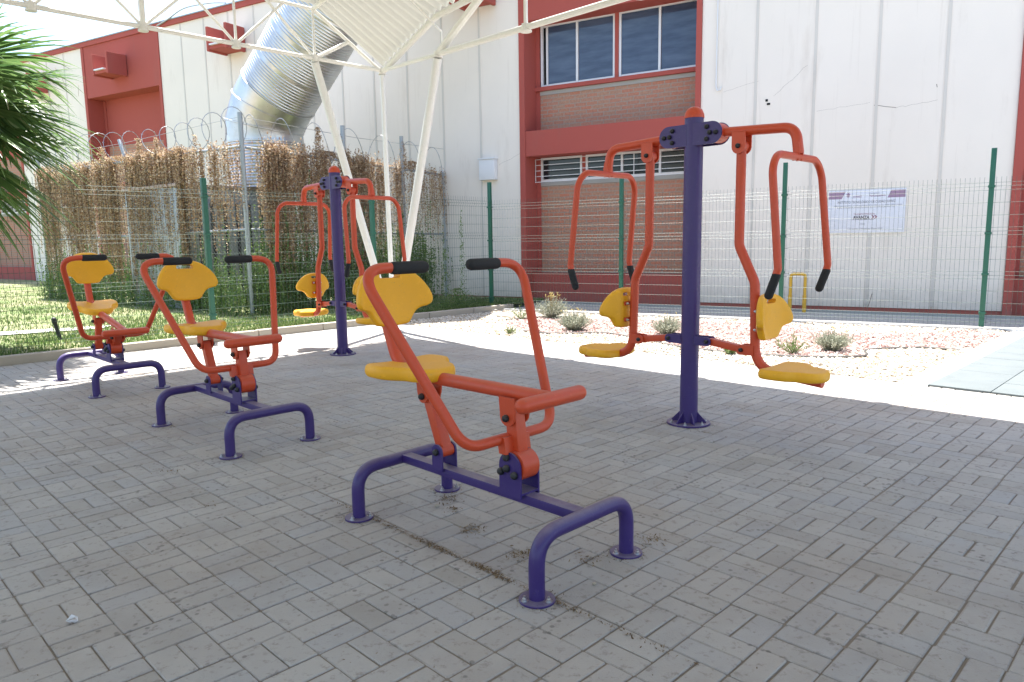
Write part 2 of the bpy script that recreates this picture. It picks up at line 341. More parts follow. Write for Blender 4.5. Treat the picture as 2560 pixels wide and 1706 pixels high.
# rubber tiles
bm = bmesh.new()
for i in range(10):
    for j in range(9):
        a0 = 9.71 * ISQ + i * .47; b0 = -2.53 * ISQ + j * .47
        box(bm, a0, a0 + .465, -b0 - .465, -b0, -.02, .018 + rnd.uniform(-.001, .001), .004, Matrix.Rotation(R(45), 4, 'Z'))
tag(build('rubber_matting', bm, MAT['rubber']), kind='structure')
sheet('mat_bed', [AB(GA, -2.53 * ISQ, -.004), AB(GA, 16, -.004), AB(14, 16, -.004), AB(14, -2.53 * ISQ, -.004)], MAT['band'])
# building frame (facade axes)
FR = R(-30); Fd = V(math.cos(FR), math.sin(FR), 0); Fn = V(-Fd.y, Fd.x, 0); P0 = V(7.19, 11.3, 0)   # Fn points away from camera
def FA(s, out, z=0): return P0 + Fd * s - Fn * out + V(0, 0, z)
FENCE_OUT = 1.632 + 0.0
# compute the fence line offset from the facade from the right post
FR0 = V(6.457, 9.844, 0); FENCE_OUT = -(FR0 - P0).dot(Fn); FS0 = (FR0 - P0).dot(Fd)
sheet('side_walk', [FA(-9.5, FENCE_OUT - .05, .004), FA(9, FENCE_OUT - .05, .004), FA(9, -.2, .004), FA(-9.5, -.2, .004)], MAT['slab'])
bm = bmesh.new(); q = Matrix.Rotation(FR, 4, 'Z'); q.translation = P0
box(bm, FS0 - 7.9, 9, -FENCE_OUT - .16, -FENCE_OUT - .055, -.02, .03, .006, q); tag(build('fence_footing', bm, MAT['band']), kind='structure')
sheet('lawn', [AB(-6, KB - .14, .075), AB(10.2, KB - .14, .075), AB(12.5, KB - 1.2, .08), AB(34, KB - 6, .2), AB(34, -45, .3), AB(-6, -45, .2)], MAT['lawn'])

def bolts(parent, items, r=.016, name='bolt_cap', m='cap', seg=10):
    for c, d in items:
        bm = bmesh.new(); bolt_cap(bm, (0, 0, 0), (0, 0, 1), r, seg)
        q = Vector(d).to_track_quat('Z', 'Y').to_matrix().to_4x4(); q.translation = Vector(c)
        bmesh.ops.transform(bm, matrix=q, verts=bm.verts); build(name, bm, MAT[m], parent)
def plates(name, m, parent, fn, ls):
    return [(lambda bm: (fn(bm, l), build(name, bm, MAT[m], parent))[1])(bmesh.new()) for l in ls]

# ------------------------------------------------------------------ yellow moulded pads
BACK = [(0, .291), (.065, .286), (.12, .266), (.165, .231), (.198, .188), (.215, .152), (.221, .122), (.214, .098), (.194, .084), (.164, .076), (.138, .060), (.116, .030), (.094, .002), (.05, -.007)]
SEAT = [(0, .372), (.055, .366), (.098, .342), (.123, .303), (.131, .265), (.141, .236), (.166, .211), (.196, .183), (.212, .145), (.215, .09), (.203, .035), (.168, .006), (.08, 0)]
def pad(name, outline, f, parent, thick=.05, slot=None, curve=None, dish=.0):
    """outline: half profile (u,v) symmetric in u; f(u,v,w)->local 3D, w outward normal"""
    half = outline; full = [(u, v) for u, v in half] + [(0, outline[-1][1] - .002)] + [(-u, v) for u, v in reversed(half[1:])]
    pts = [(q.x, q.y) for q in catmull([V(u, v, 0) for u, v in full], 5, True)]
    cx, cy = 0, sum(v for u, v in pts) / len(pts); bm = bmesh.new(); cv = curve or (lambda u, v: 0)
    def ring(k, w, ins=0):
        out = []
        for u, v in pts:
            uu, vv = cx + (u - cx) * k, cy + (v - cy) * k
            out.append(bm.verts.new(f(uu, vv, w - dish * (1 - min(1, k) ** 2) * (1 if w > 0 else .5) + cv(uu, vv))))
        return out
    T = thick / 2
    prof = [(.12, T), (.35, T), (.6, T), (.8, T), (.90, T * .97), (.955, T * .82), (.985, T * .5), (1, T * .1), (1, -T * .3), (.985, -T * .65), (.95, -T * .9), (.88, -T), (.6, -T), (.3, -T)]
    rs = [ring(k, w) for k, w in prof]; n = len(pts)
    for A, B in zip(rs, rs[1:]):
        for i in range(n): bm.faces.new((A[i], A[(i + 1) % n], B[(i + 1) % n], B[i]))
    bm.faces.new(rs[0]); bm.faces.new(list(reversed(rs[-1])))
    o = build(name, bm, MAT['yellow'], parent, 50)
    if slot:
        c = bmesh.new(); u0, u1, v0, v1 = slot; r = (v1 - v0) * .45
        poly = rnd_end(u1 - r, v1 - r, r, 0, 90, 4) + rnd_end(u0 + r, v1 - r, r, 90, 180, 4) + rnd_end(u0 + r, v0 + r, r, 180, 270, 4) + rnd_end(u1 - r, v0 + r, r, 270, 360, 4)
        prism(c, poly, lambda u, v: f(u, v, -.2), lambda u, v: f(u, v, .2)); bmesh.ops.recalc_face_normals(c, faces=c.faces)
        me = bpy.data.meshes.new('t'); c.to_mesh(me); c.free(); co_ = bpy.data.objects.new('t', me); C.objects.link(co_); co_.parent = parent
        md = o.modifiers.new('b', 'BOOLEAN'); md.operation = 'DIFFERENCE'; md.object = co_; md.solver = 'EXACT'
        bpy.context.view_layer.update(); dg = bpy.context.evaluated_depsgraph_get(); nm = bpy.data.meshes.new_from_object(o.evaluated_get(dg)); o.modifiers.clear(); o.data = nm
        o.data.shade_smooth(); o.data.set_sharp_from_angle(angle=R(50))
        bpy.data.objects.remove(co_)
    return o

def flange(bm, s, l, r=.066, n=4, ph=45, fat=.008):
    lathe(bm, [(0, 0), (r, 0), (r, fat - .002), (r - .002, fat), (0, fat)], (s, l, 0), 28)
def flange_bolts(parent, s, l, r, n, ph, z=.008, sz=.009):
    for k in range(n):
        bm = bmesh.new(); a = R(ph + 360 / n * k); c = (s + r * math.cos(a), l + r * math.sin(a), z)
        lathe(bm, [(sz * 1.6, 0), (sz * 1.6, .002), (sz, .002), (sz, .010), (sz * .8, .012), (0, .012)], c, 6)
        lathe(bm, [(.004, .011), (.004, .020), (0, .021)], c, 8); build('anchor_bolt', bm, MAT['steel'], parent)

# ------------------------------------------------------------------ seated rower machine; local x = forward (s), y = -lateral? -> y=l
def make_rower():
    t = empty('rowing_machine')
    for s in (0, 1.165):
        bm = bmesh.new(); tube(bm, fillet([(s, -.275, .004), (s, -.275, .24), (s, .275, .24), (s, .275, .004)], .135, 10), .0305, 18)
        hp = build('base_hoop', bm, MAT['purple'], t)
        for l in (-.275, .275):
            bm = bmesh.new(); flange(bm, s, l, .068); ff = build('foot_flange', bm, MAT['purple'], hp)
            flange_bolts(hp, s, l, .051, 3, 50 + (s > 0) * 200)
    bm = bmesh.new(); box(bm, .024, 1.141, -.03, .03, .222, .262, .003); build('base_beam', bm, MAT['purple'], t)
    # rear rocker bracket
    rb = plates('rear_bracket', 'purple', t, lambda bm, l: plate_sz(bm, [(.285, .25), (.357, .25)] + rnd_end(.321, .338, .036, 0, 180), l, l + .008), (-.046, .038))
    bolts(rb[0], [((.321, -.046, .338), (0, -1, 0))]); bolts(rb[1], [((.321, .046, .338), (0, 1, 0))])
    # front bracket, four bolts a side
    fb = plates('front_bracket', 'purple', t, lambda bm, l: plate_sz(bm, [(.750, .25), (.874, .25), (.874, .37)] + rnd_end(.812, .375, .062, 0, 180, 12) + [(.750, .37)], l, l + .009), (-.058, .049))
    bm = bmesh.new(); box(bm, .75, .874, -.049, .049, .2625, .271); build('bracket_base', bm, MAT['purple'], t)
    for j, sg in ((0, -1), (1, 1)): bolts(fb[j], [((sx, sg * .058, sz), (0, sg, 0)) for sx, sz in ((.800, .416), (.800, .368), (.766, .350), (.845, .347))], .0165)
    # rear post (box section, leans back)
    bm = bmesh.new(); bar(bm, (.323, 0, .345), (.225, 0, .590), .056, .05, (1, 0, 0), .005)
    tube(bm, [(.321, -.036, .338), (.321, .036, .338)], .030, 20); tube(bm, [(.222, -.028, .592), (.222, .028, .592)], .027, 18); build('rear_post', bm, MAT['red'], t)
    rc = plates('seat_clevis', 'red', t, lambda bm, l: plate_sz(bm, [(.175, .675), (.270, .675)] + [(.262, .60)] + rnd_end(.222, .590, .034, 0, -180) + [(.184, .60)], l, l + .008), (-.042, .034))
    bolts(rc[0], [((.222, -.042, .588), (0, -1, 0))]); bolts(rc[1], [((.222, .042, .588), (0, 1, 0))])
    # front post with drum
    bm = bmesh.new(); tube(bm, [(.825, -.046, .378), (.825, .046, .378)], .062, 28)
    bar(bm, (.812, 0, .40), (.790, 0, .600), .058, .062, (1, 0, 0), .006)
    plate_sz(bm, [(.77, .43), (.81, .43), (.80, .50), (.755, .50)], -.075, -.028); plate_sz(bm, [(.77, .43), (.81, .43), (.80, .50), (.755, .50)], .028, .075)
    build('front_post', bm, MAT['red'], t)
    fc = plates('front_clevis', 'red', t, lambda bm, l: plate_sz(bm, [(.742, .665), (.835, .665), (.835, .60)] + rnd_end(.790, .585, .042, 0, -180) + [(.748, .60)], l, l + .009), (-.046, .037))
    bolts(fc[0], [((.788, -.046, .578), (0, -1, 0))]); bolts(fc[1], [((.788, .046, .578), (0, 1, 0))])
    # seat tube: footrest - under seat - up to the backrest
    bm = bmesh.new(); tube(bm, fillet([(.99, 0, .682), (.10, 0, .676), (-.02, 0, .72), (-.13, 0, .985)], [.05, .16], 8), .0305, 18); build('seat_tube', bm, MAT['red'], t)
    bm = bmesh.new(); tube(bm, [(1.0, -.170, .682), (1.0, .170, .682)], .031, 18, dome=True); build('foot_bar', bm, MAT['red'], t)
    # handlebar
    k = .54; sz = lambda z: .768 - k * (z - .487)
    half = [(0, .487), (.262, .487), (.470, 1.203), (.20, 1.203)]
    def hp_(l, z): return V(sz(z), l, z)
    left = [hp_(-l, z) for l, z in reversed(half)]; right = [hp_(l, z) for l, z in half[1:]]
    pts = fillet(left + right, [.125, .115, .01, .115, .125], 10)
    bm = bmesh.new(); tube(bm, pts, .0225, 16, ref=(0, 0, 1)); hb = build('handlebar', bm, MAT['red'], t)
    for sg in (-1, 1):
        bm = bmesh.new(); tube(bm, [hp_(sg * .298, 1.201), hp_(sg * .138, 1.201)], .027, 18, dome=True, rf=None); build('hand_grip', bm, MAT['grip'], hb)
    # pads
    def fb_(u, v, w_): # backrest: v up, w forward
        return V(-.088 - .10 * (v - .145) + w_, u, .905 + v)
    pad('backrest', BACK, fb_, t, .052, (-.062, .062, .228, .256), curve=lambda u, v: 1.5 * u * u + .5 * (v - .12) ** 2)
    def fs_(u, v, w_): return V(-.042 + v, u, .698 + w_)
    pad('seat', SEAT, fs_, t, .066, None, curve=lambda u, v: .3 * u * u, dish=.007)
    bm = bmesh.new(); box(bm, .03, .24, -.05, .05, .664, .672); build('seat_bracket', bm, MAT['red'], t)
    bm = bmesh.new(); box(bm, -.118, -.106, -.06, .06, .97, 1.06); build('back_bracket', bm, MAT['red'], t)
    return t
rower = make_rower()
AZ = R(-45)
def put(o, xy, rz=AZ): o.location = (xy[0], xy[1], .001); o.rotation_euler = (0, 0, rz)
GR1 = 'seated rowing machines on the paving'
# local y must be the far lateral axis (1,1): rotating x->(1,-1) gives y->(1,1)
put(rower, (-.552, 3.509)); tag(rower, 'largest and nearest of the orange and purple rowing machines, in front of the other two', 'rowing machine', GR1)
r2 = copy_tree(rower); put(r2, (-2.39, 5.366)); tag(r2, 'middle rowing machine, its yellow backrest just left of a green fence post', 'rowing machine', GR1)
r3 = copy_tree(rower); put(r3, (-4.275, 7.22)); tag(r3, 'farthest rowing machine, nearest the kerb and lawn, partly in the sun', 'rowing machine', GR1)

# the farthest machine is left swung forward: handlebar and front post about the drum, seat linkage with it
def turn(o, cx, cz, deg, dx=0, dz=0):
    o.matrix_basis = Matrix.Translation((cx + dx, 0, cz + dz)) @ Matrix.Rotation(R(deg), 4, 'Y') @ Matrix.Translation((-cx, 0, -cz))
for ch in r3.children:
    k = ch.name.split('.')[0]
    if k in ('front_post', 'handlebar'): turn(ch, .825, .378, 55)
    elif k == 'rear_post': turn(ch, .321, .338, 38)
    elif k in ('seat_clevis', 'front_clevis', 'seat_tube', 'foot_bar', 'backrest', 'seat', 'seat_bracket', 'back_bracket'): turn(ch, .222, .590, 10.3, .182, .006)

# ------------------------------------------------------------------ double chest press
def make_press():
    t = empty('chest_press_machine')
    bm = bmesh.new(); tube(bm, [(0, 0, .005), (0, 0, 2.10)], .0625, 32); build('post', bm, MAT['purple'], t)
    bm = bmesh.new(); lathe(bm, [(.066, 2.098), (.067, 2.106), (.064, 2.125), (.052, 2.152), (.03, 2.170), (0, 2.177)], seg=28); build('post_cap', bm, MAT['red'], t)
    bm = bmesh.new(); flange(bm, 0, 0, .152, fat=.012)
    for k in range(6):
        a = R(60 * k + 20); q = Matrix.Rotation(a, 4, 'Z'); c = bmesh.new(); prism(c, [(.058, .012), (.125, .012), (.120, .022), (.062, .085)], lambda s, z: V(s, -.004, z), lambda s, z: V(s, .004, z)); bmesh.ops.transform(c, matrix=q, verts=c.verts)
        me = bpy.data.meshes.new('t'); c.to_mesh(me); c.free(); bm.from_mesh(me); bpy.data.meshes.remove(me)
    bp = build('base_plate', bm, MAT['purple'], t)
    flange_bolts(bp, 0, 0, .122, 6, 50, .012, .009)
    hd = plates('head_plate', 'purple', t, lambda bm, l: plate_sz(bm, rnd_end(.165, 1.985, .072, -90, 90, 12) + rnd_end(-.165, 1.985, .072, 90, 270, 12), l, l + .008), (-.058, .050))
    for j, y in ((0, -1), (1, 1)): bolts(hd[j], [((sg * s, y * .058, z), (0, y, 0)) for sg in (-1, 1) for s, z in ((.130, 2.024), (.152, 1.985), (.130, 1.946), (.196, 1.983))], .0155)
    for sg in (-1, 1):
        plates('link_bracket', 'purple', t, lambda bm, l: plate_sz(bm, [(sg * .05, .570), (sg * .05, .632)] + [(sg * (.150 + .031 * math.cos(R(a))), .601 + .031 * math.sin(R(a))) for a in range(90, -91, -20)], l, l + .007), (-.040, .033))
    for sg in (-1, 1):
        f = lambda s, l, z: V(sg * s, l, z)
        # swing arm
        bm = bmesh.new(); tube(bm, [f(.172, -.048, 1.985), f(.172, .048, 1.985)], .064, 26)
        tube(bm, fillet([f(.19, 0, 1.985), f(.70, 0, 1.962), f(.722, 0, 1.80)], .15, 10), .031, 18)
        arm = build('swing_arm', bm, MAT['red'], t)
        plates('arm_saddle', 'red', arm, lambda bm, l: prism(bm, [(.735 + .0, 1.76), (.742, 1.82), (.734, 1.868), (.712, 1.868), (.700, 1.82), (.697, 1.76)], lambda s, z: f(s, l, z), lambda s, z: f(s, l + .008, z)), (-.030, .022))
        # U handle
        hp = [(0, 1.783), (.275, 1.783), (.350, 1.70), (.362, 1.12), (.364, 1.088), (.364, .965)]
        def hs(z): return .716 + (.785 - .716) * min(1, max(0, (1.783 - z) / .66)) if z >= 1.11 else .785 - (.785 - .735) * (1.11 - z) / .145
        P = [f(hs(z), l, z) for l, z in hp]; Q = [f(hs(z), -l, z) for l, z in hp]
        bm = bmesh.new(); tube(bm, fillet(list(reversed(Q[1:])) + [P[0]] + P[1:], [.05, .05, .3, .16, 0, .16, .3, .05, .05], 8), .0225, 14, ref=(1, 0, 0)); hn = build('handle_frame', bm, MAT['red'], t)
        for l in (-.364, .364):
            bm = bmesh.new(); tube(bm, [f(.778, l, 1.082), f(.735, l, .962)], .0255, 16, dome=True); build('hand_grip', bm, MAT['grip'], hn)
        # hanger clevis
        hc = plates('hanger_clevis', 'red', t, lambda bm, l: prism(bm, [(.302, 1.968), (.394, 1.965), (.394, 1.88)] + rnd_end(.348, 1.878, .046, 0, -180, 8) + [(.302, 1.88)], lambda s, z: f(s, l, z), lambda s, z: f(s, l + .008, z)), (-.046, .038))
        bolts(hc[0], [(f(.348, -.046, 1.882), (0, -1, 0))]); bolts(hc[1], [(f(.348, .046, 1.882), (0, 1, 0))])
        # seat tube
        bm = bmesh.new(); tube(bm, [f(.348, -.036, 1.882), f(.348, .036, 1.882)], .036, 18)
        tube(bm, fillet([f(.348, 0, 1.87), f(.350, 0, 1.25), f(.468, 0, 1.01), f(.487, 0, .45), f(.93, 0, .408)], [.12, .12, .17], 10), .031, 18); build('seat_tube', bm, MAT['red'], t)
        # link
        bm = bmesh.new(); bar(bm, f(.155, 0, .601), f(.40, 0, .570), .05, .046, (0, 0, 1), .004)
        ln = build('link_arm', bm, MAT['red'], t)
        plates('link_lug', 'red', t, lambda bm, l: prism(bm, [(.488, .538), (.488, .604)] + [(.400 - .033 * math.cos(R(a)), .570 + .033 * math.sin(R(a))) for a in range(90, -91, -20)], lambda s, z: f(s, l, z), lambda s, z: f(s, l + .007, z)), (-.040, .033))
        bolts(ln, [(f(s, y * .040, z), (0, y, 0)) for y in (-1, 1) for s, z in ((.405, .570), (.150, .601))], .0145)
        # pads
        def fb_(u, v, w_): return f(.548 + w_ - .04 * (v - .145), u, .655 + v)
        bk = pad('backrest', BACK, fb_, t, .052, (-.062, .062, .228, .256), curve=lambda u, v: 1.5 * u * u + .5 * (v - .12) ** 2)
        def fs_(u, v, w_): return f(.585 + v, u, .447 + w_)
        pad('seat', SEAT, fs_, t, .066, None, curve=lambda u, v: .3 * u * u, dish=.007)
        for z in (.71, .83):
            bm = bmesh.new(); box(bm, *(sorted((sg * .512, sg * .524))), -.06, .06, z - .014, z + .014); build('mounting_strap', bm, MAT['red'], bk)
        bolts(bk, [(f(.512, l, z), (-sg, 0, 0)) for z in (.71, .83) for l in (-.046, .046)], .010, 'strap_bolt', 'steel', 8)
    return t
press = make_press(); put(press, (1.247, 5.002)); GP = 'double chest press machines on tall purple posts'
tag(press, 'larger, nearer chest press machine on a tall purple post at the right', 'chest press', GP)
pr2 = copy_tree(press); put(pr2, (-2.0, 8.43)); tag(pr2, 'smaller chest press machine standing farther off before the vine covered fence', 'chest press', GP)

# ------------------------------------------------------------------ mesh fence (green welded panels)
def strip_wire(bm, pts, r, n=4):
    tube(bm, pts, r, n, caps=False)
def fence_panel(A, B, z0, z1, out, name, parent, sp=.0555):
    """welded mesh between A and B with V folds bulging toward 'out'"""
    A, B = Vector(A), Vector(B); d = (B - A); L = d.length; d.normalize(); bm = bmesh.new(); Hh = z1 - z0
    folds = [z0 + .10, z0 + .10 + (Hh - .2) / 3, z0 + .10 + 2 * (Hh - .2) / 3, z1 - .10]
    prof = [(0, z0)]
    for f in folds: prof += [(0, f - .05), (.032, f), (0, f + .05)]
    prof.append((0, z1 + .025))
    x = sp * .5
    while x < L:
        strip_wire(bm, [A + d * x + out * o + V(0, 0, z) for o, z in prof], .0020, 3); x += sp
    hs = []
    for i, f in enumerate(folds):
        hs += [(0, f - .05), (.032, f), (0, f + .05)]
        if i < 3:
            gp = (folds[i + 1] - f); hs += [(0, f + gp * .36), (0, f + gp * .64)]
    for o, z in hs: strip_wire(bm, [A + out * (o + .003) + V(0, 0, z), B + out * (o + .003) + V(0, 0, z)], .0022, 4)
    return build(name, bm, MAT['meshwire'], parent, 0)
def green_post(P, z0, z1, name, parent, rz, clips, wdt=.062):
    bm = bmesh.new(); q = Matrix.Rotation(rz, 4, 'Z'); q.translation = Vector(P); h = wdt / 2
    box(bm, -h, h, -h, h, z0, z1, .004, q); o = build(name, bm, MAT['green'], parent)
    for z in clips:
        bm = bmesh.new(); box(bm, -h - .010, h + .010, -h - .012, h + .004, z - .015, z + .015, .003, q); build('clip', bm, MAT['green'], o)
    return o
CK = V(-.38, 13.79, 0)
def pin(o, root): o.location = Vector(o.location) - root.location; return o
fr = empty('mesh_fence', FR0); tag(fr, 'green welded mesh fence along the white building behind the gravel', 'fence')
RP = [FR0 + (CK - FR0) * (k / 3) for k in range(4)]; ext = FR0 + (FR0 - CK) / 3; allp = [ext] + RP
tops = [2.42, 2.42, 2.40, 2.42, 2.38]
for i, P in enumerate(allp): pin(green_post(P, 0, tops[i], 'post', fr, FR, (.22, .75, 1.30, 1.92) if i else ()), fr)
for i in range(4): pin(fence_panel(allp[i], allp[i + 1], .04, 2.02, -Fn, 'mesh_panel', fr), fr)
fl = empty('mesh_fence', (CK.x, CK.y, .1)); tag(fl, 'green welded mesh fence standing on the kerb beside the lawn at the left', 'fence')
LA0 = CK; LB = AB(-.6, -9.76)
def lpt(a):
    f = (9.49 - a) / (9.49 + .6); return LA0 * (1 - f) + LB * f
prev = LA0; nout = V(ISQ, -ISQ, 0)
for i, a in enumerate([6.80, 4.08, 1.32, -1.3]):
    P = lpt(a); pin(green_post(P, .07, 2.19, 'post', fl, R(48), (.35, .9, 1.45, 1.95)), fl)
    pin(fence_panel(prev, P, .12, 2.08, nout, 'mesh_panel', fl), fl); prev = P

# ------------------------------------------------------------------ building
bd = empty('school_building', P0, FR); tag(bd, 'long white panelled building with dark red recessed window bays behind the fences', 'building')
def bpart(name, m, fn, parent=None, smooth=0):
    bm = bmesh.new(); fn(bm); return build(name, bm, MAT[m], parent or bd, smooth)
# local: x=s along facade, y=depth (away), z up
BAYS = [(.44, 4.2), (-8.03, -4.30), (-23.24, -19.5), (-31.2, -27.15)]
HB, HR = .10, 7.25; DEP = .50
segs = [(-4.30, .44), (-19.5, -8.03), (-27.15, -23.24), (-45, -31.2), (4.2, 12)]
for s0, s1 in segs:
    n = max(1, round((s1 - s0) / .935)); wd = (s1 - s0) / n
    def wallf(bm):
        for k in range(n): box(bm, s0 + k * wd + (.006 if k else 0), s0 + (k + 1) * wd - (.006 if k < n - 1 else 0), 0, .18, HB, HR, .003)
        box(bm, s0 + .01, s1 - .01, .012, .17, HB + .003, HR - .01)
    bpart('wall', 'wall', wallf)
    for k in range(1, n): bpart('wall_batten', 'batten', lambda bm: box(bm, s0 + k * wd - .022, s0 + k * wd + .022, -.010, .001, HB + .03, HR - .02))
    bpart('plinth', 'redwall', lambda bm: box(bm, s0, s1, .015, .2, -.05, HB - .002))
    bpart('footing', 'slab', lambda bm: box(bm, s0, s1, -.12, .013, -.05, .035))
bpart('roof', 'slab', lambda bm: box(bm, -45, 12, .19, 9, 7.0, 7.2))
bpart('roof_flashing', 'redwall', lambda bm: box(bm, -45, 12, -.05, .19, HR + .002, HR + .13))
bpart('roof_edge', 'galv', lambda bm: box(bm, -45, 12, -.07, .30, HR + .132, HR + .16))
def window(name, s0, s1, z0, z1, npan, y, parent, open_gap=False):
    def ff(bm):
        box(bm, s0, s1, y - .03, y + .03, z1 - .045, z1); box(bm, s0, s1, y - .03, y + .03, z0, z0 + .045)
        box(bm, s0, s0 + .045, y - .029, y + .03, z0 + .0455, z1 - .0455); box(bm, s1 - .045, s1, y - .029, y + .03, z0 + .0455, z1 - .0455)
        for k in range(1, npan): c = s0 + (s1 - s0) * k / npan; box(bm, c - .022, c + .022, y - .027, y + .03, z0 + .0455, z1 - .0455)
    fr_ = bpart(name, 'alu', ff, parent)
    for k in range(npan):
        a, b = s0 + (s1 - s0) * k / npan, s0 + (s1 - s0) * (k + 1) / npan
        if open_gap and k == 0:
            a += .12; bpart('sash', 'alu', lambda bm: box(bm, a, a + .04, y - .02, y + .012, z0 + .05, z1 - .05), fr_)
        bpart('window_pane', 'glass' if name == 'upper_window' else 'darkglass', lambda bm: box(bm, a + .03, b - .024, y + .002, y + .008, z0 + .04, z1 - .04), fr_)
    return fr_
for bi, (s0, s1) in enumerate(BAYS):
    bpart('column', 'redwall', lambda bm: box(bm, s0 + .002, s0 + .125, -.03, DEP, -.05, HR - .002))
    bpart('column', 'redwall', lambda bm: box(bm, s1 - .10, s1 - .002, -.03, DEP, -.05, HR - .002))
    full = bi in (0, 1); x0, x1 = s0 + .127, s1 - .102
    bpart('red_band', 'redwall', lambda bm: box(bm, x0, x1, -.012, DEP, 5.64 if full else 5.76, HR - .004))
    bpart('back_wall', 'redwall', lambda bm: box(bm, x0, x1, DEP + .10, DEP + .2, 0, HR - .1))
    bpart('red_beam', 'redwall', lambda bm: box(bm, x0, x1, -.012, DEP, 3.0, 3.50 if full else 3.2))
    bpart('sill_wall', 'redwall', lambda bm: box(bm, x0, x1, .18, DEP, -.05, .60)); bpart('footing', 'slab', lambda bm: box(bm, s0, s1, -.12, -.032, -.05, .035))
    bpart('brick_wall', 'brick', lambda bm: box(bm, x0 + .1, x1, DEP - .02, DEP + .09, .60, 2.42))
    bpart('mortar_strip', 'slab', lambda bm: box(bm, x0 + .1, x1, DEP - .035, DEP + .09, 2.422, 2.50))
    bpart('reveal', 'redwall', lambda bm: box(bm, x0, x0 + .098, DEP - .03, DEP + .09, .60, 3.0))
    window('low_window', x0 + .1, x0 + 1.05, 2.51, 3.0, 1, DEP, bd); window('low_window', x0 + 1.13, x1 - .02, 2.51, 3.0, 3, DEP, bd)
    bpart('window_post', 'redwall', lambda bm: box(bm, x0 + 1.055, x0 + 1.125, DEP - .033, DEP + .04, 2.505, 2.999))
    def bars(bm):
        for k in range(5): box(bm, x0 + .02, x1 - .01, DEP - .145, DEP - .135, 2.50 + .115 * k - .006, 2.50 + .115 * k + .006)
        for x in (x0 + .02, x0 + 1.07, x0 + 2.2, x1 - .03): box(bm, x, x + .012, DEP - .135, DEP - .125, 2.49, 2.97)
    bpart('window_bars', 'alu', bars)
    if full:
        bpart('brick_wall', 'brick', lambda bm: box(bm, x0 + .1, x1, DEP - .02, DEP + .09, 3.502, 4.27)); bpart('mortar_strip', 'slab', lambda bm: box(bm, x0 + .1, x1, DEP - .035, DEP + .09, 4.272, 4.35))
        bpart('window_sill', 'redwall', lambda bm: box(bm, x0, x1, DEP - .10, DEP + .09, 4.352, 4.43)); bpart('reveal', 'redwall', lambda bm: box(bm, x0, x0 + .098, DEP - .03, DEP + .09, 3.5, 4.35)); bpart('reveal', 'redwall', lambda bm: box(bm, x0, x0 + .098, DEP - .03, DEP + .09, 4.432, 5.639))
        xm = x0 + 1.80
        window('upper_window', x0 + .12, xm - .04, 4.432, 5.66, 2, DEP, bd, True); window('upper_window', xm + .04, x1 - .02, 4.432, 5.66, 2, DEP, bd)
        bpart('window_post', 'redwall', lambda bm: box(bm, xm - .038, xm + .038, DEP - .05, DEP + .04, 4.432, 5.66))
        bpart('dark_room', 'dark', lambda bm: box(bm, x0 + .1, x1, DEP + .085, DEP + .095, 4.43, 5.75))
    else:
        bpart('brick_wall', 'brick', lambda bm: box(bm, x0 + .1, x1, DEP - .02, DEP + .09, 3.202, 4.37))
        bpart('panel', 'redwall', lambda bm: box(bm, x0 + .1, x1, DEP, DEP + .09, 4.372, 5.76)); bpart('reveal', 'redwall', lambda bm: box(bm, x0, x0 + .098, DEP - .03, DEP + .09, 3.2, 5.759))
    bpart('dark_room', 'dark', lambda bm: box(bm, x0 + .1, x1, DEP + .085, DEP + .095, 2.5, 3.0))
def spout(s, z):
    def f(bm):
        box(bm, s - .55, s - .47, -.62, -.0305, z - .30, z + .30, .02); box(bm, s + .13, s + .21, -.62, -.0305, z - .30, z + .30, .02); box(bm, s - .468, s + .128, -.60, -.0305, z - .26, z - .18)
    o = bpart('rain_spout', 'redwall', f); bpart('spout_gutter', 'alu', lambda bm: box(bm, s - .40, s + .06, -.66, -.04, z - .178, z - .14), o)
for s, z in ((-21.2, 6.45), (-16.2, 6.45), (-8.75, 6.35), (-25.4, 6.45)): spout(s, z)
bpart('conduit', 'plastic', lambda bm: tube(bm, [(-4.03, -.02, 7.0), (-4.03, -.02, 4.0), (-4.03, -.022, 3.93), (-4.00, -.03, 3.87), (-3.95, -.03, 3.88), (-3.935, -.03, 3.93)], .012, 8), smooth=40)
bpart('cable_hole', 'dark', lambda bm: (box(bm, -3.18, -3.14, -.006, 0, 3.60, 3.64), box(bm, -3.155, -3.10, -.006, 0, 3.54, 3.575)))
def crack(pts, wd=.006):
    def f(bm):
        P = [V(x, -.0015, z) for x, z in pts]
        for a, b in zip(P, P[1:]):
            n = V(-(b - a).z, 0, (b - a).x).normalized() * wd / 2
            bm.faces.new([bm.verts.new(q) for q in (a - n, b - n, b + n, a + n)])
    bpart('wall_crack', 'crackline', f)
def jag(a, b, n, am, seed):
    r_ = random.Random(seed); return [(a[0] + (b[0] - a[0]) * k / n + (r_.uniform(-am, am) if 0 < k < n else 0), a[1] + (b[1] - a[1]) * k / n + (r_.uniform(-am, am) if 0 < k < n else 0)) for k in range(n + 1)]
crack(jag((-1.49, 3.37), (-1.17, 3.30), 4, .006, 1), .009); crack(jag((-1.17, 3.30), (-.6, 3.36), 8, .012, 2), .003); crack(jag((-2.35, 3.36), (-1.55, 3.42), 9, .012, 3), .0025); crack(jag((-3.05, 3.68), (-2.52, 4.12), 9, .015, 4), .003)
crack(jag((-1.37, .33), (-1.42, .11), 4, .01, 5), .012); crack(jag((-3.9, 3.84), (-3.3, 3.96), 8, .01, 6), .0025); crack(jag((-8.55, 2.87), (-8.05, 3.07), 7, .012, 8), .003); crack(jag((-.63, 3.60), (-.62, 3.55), 2, .003, 9), .01)
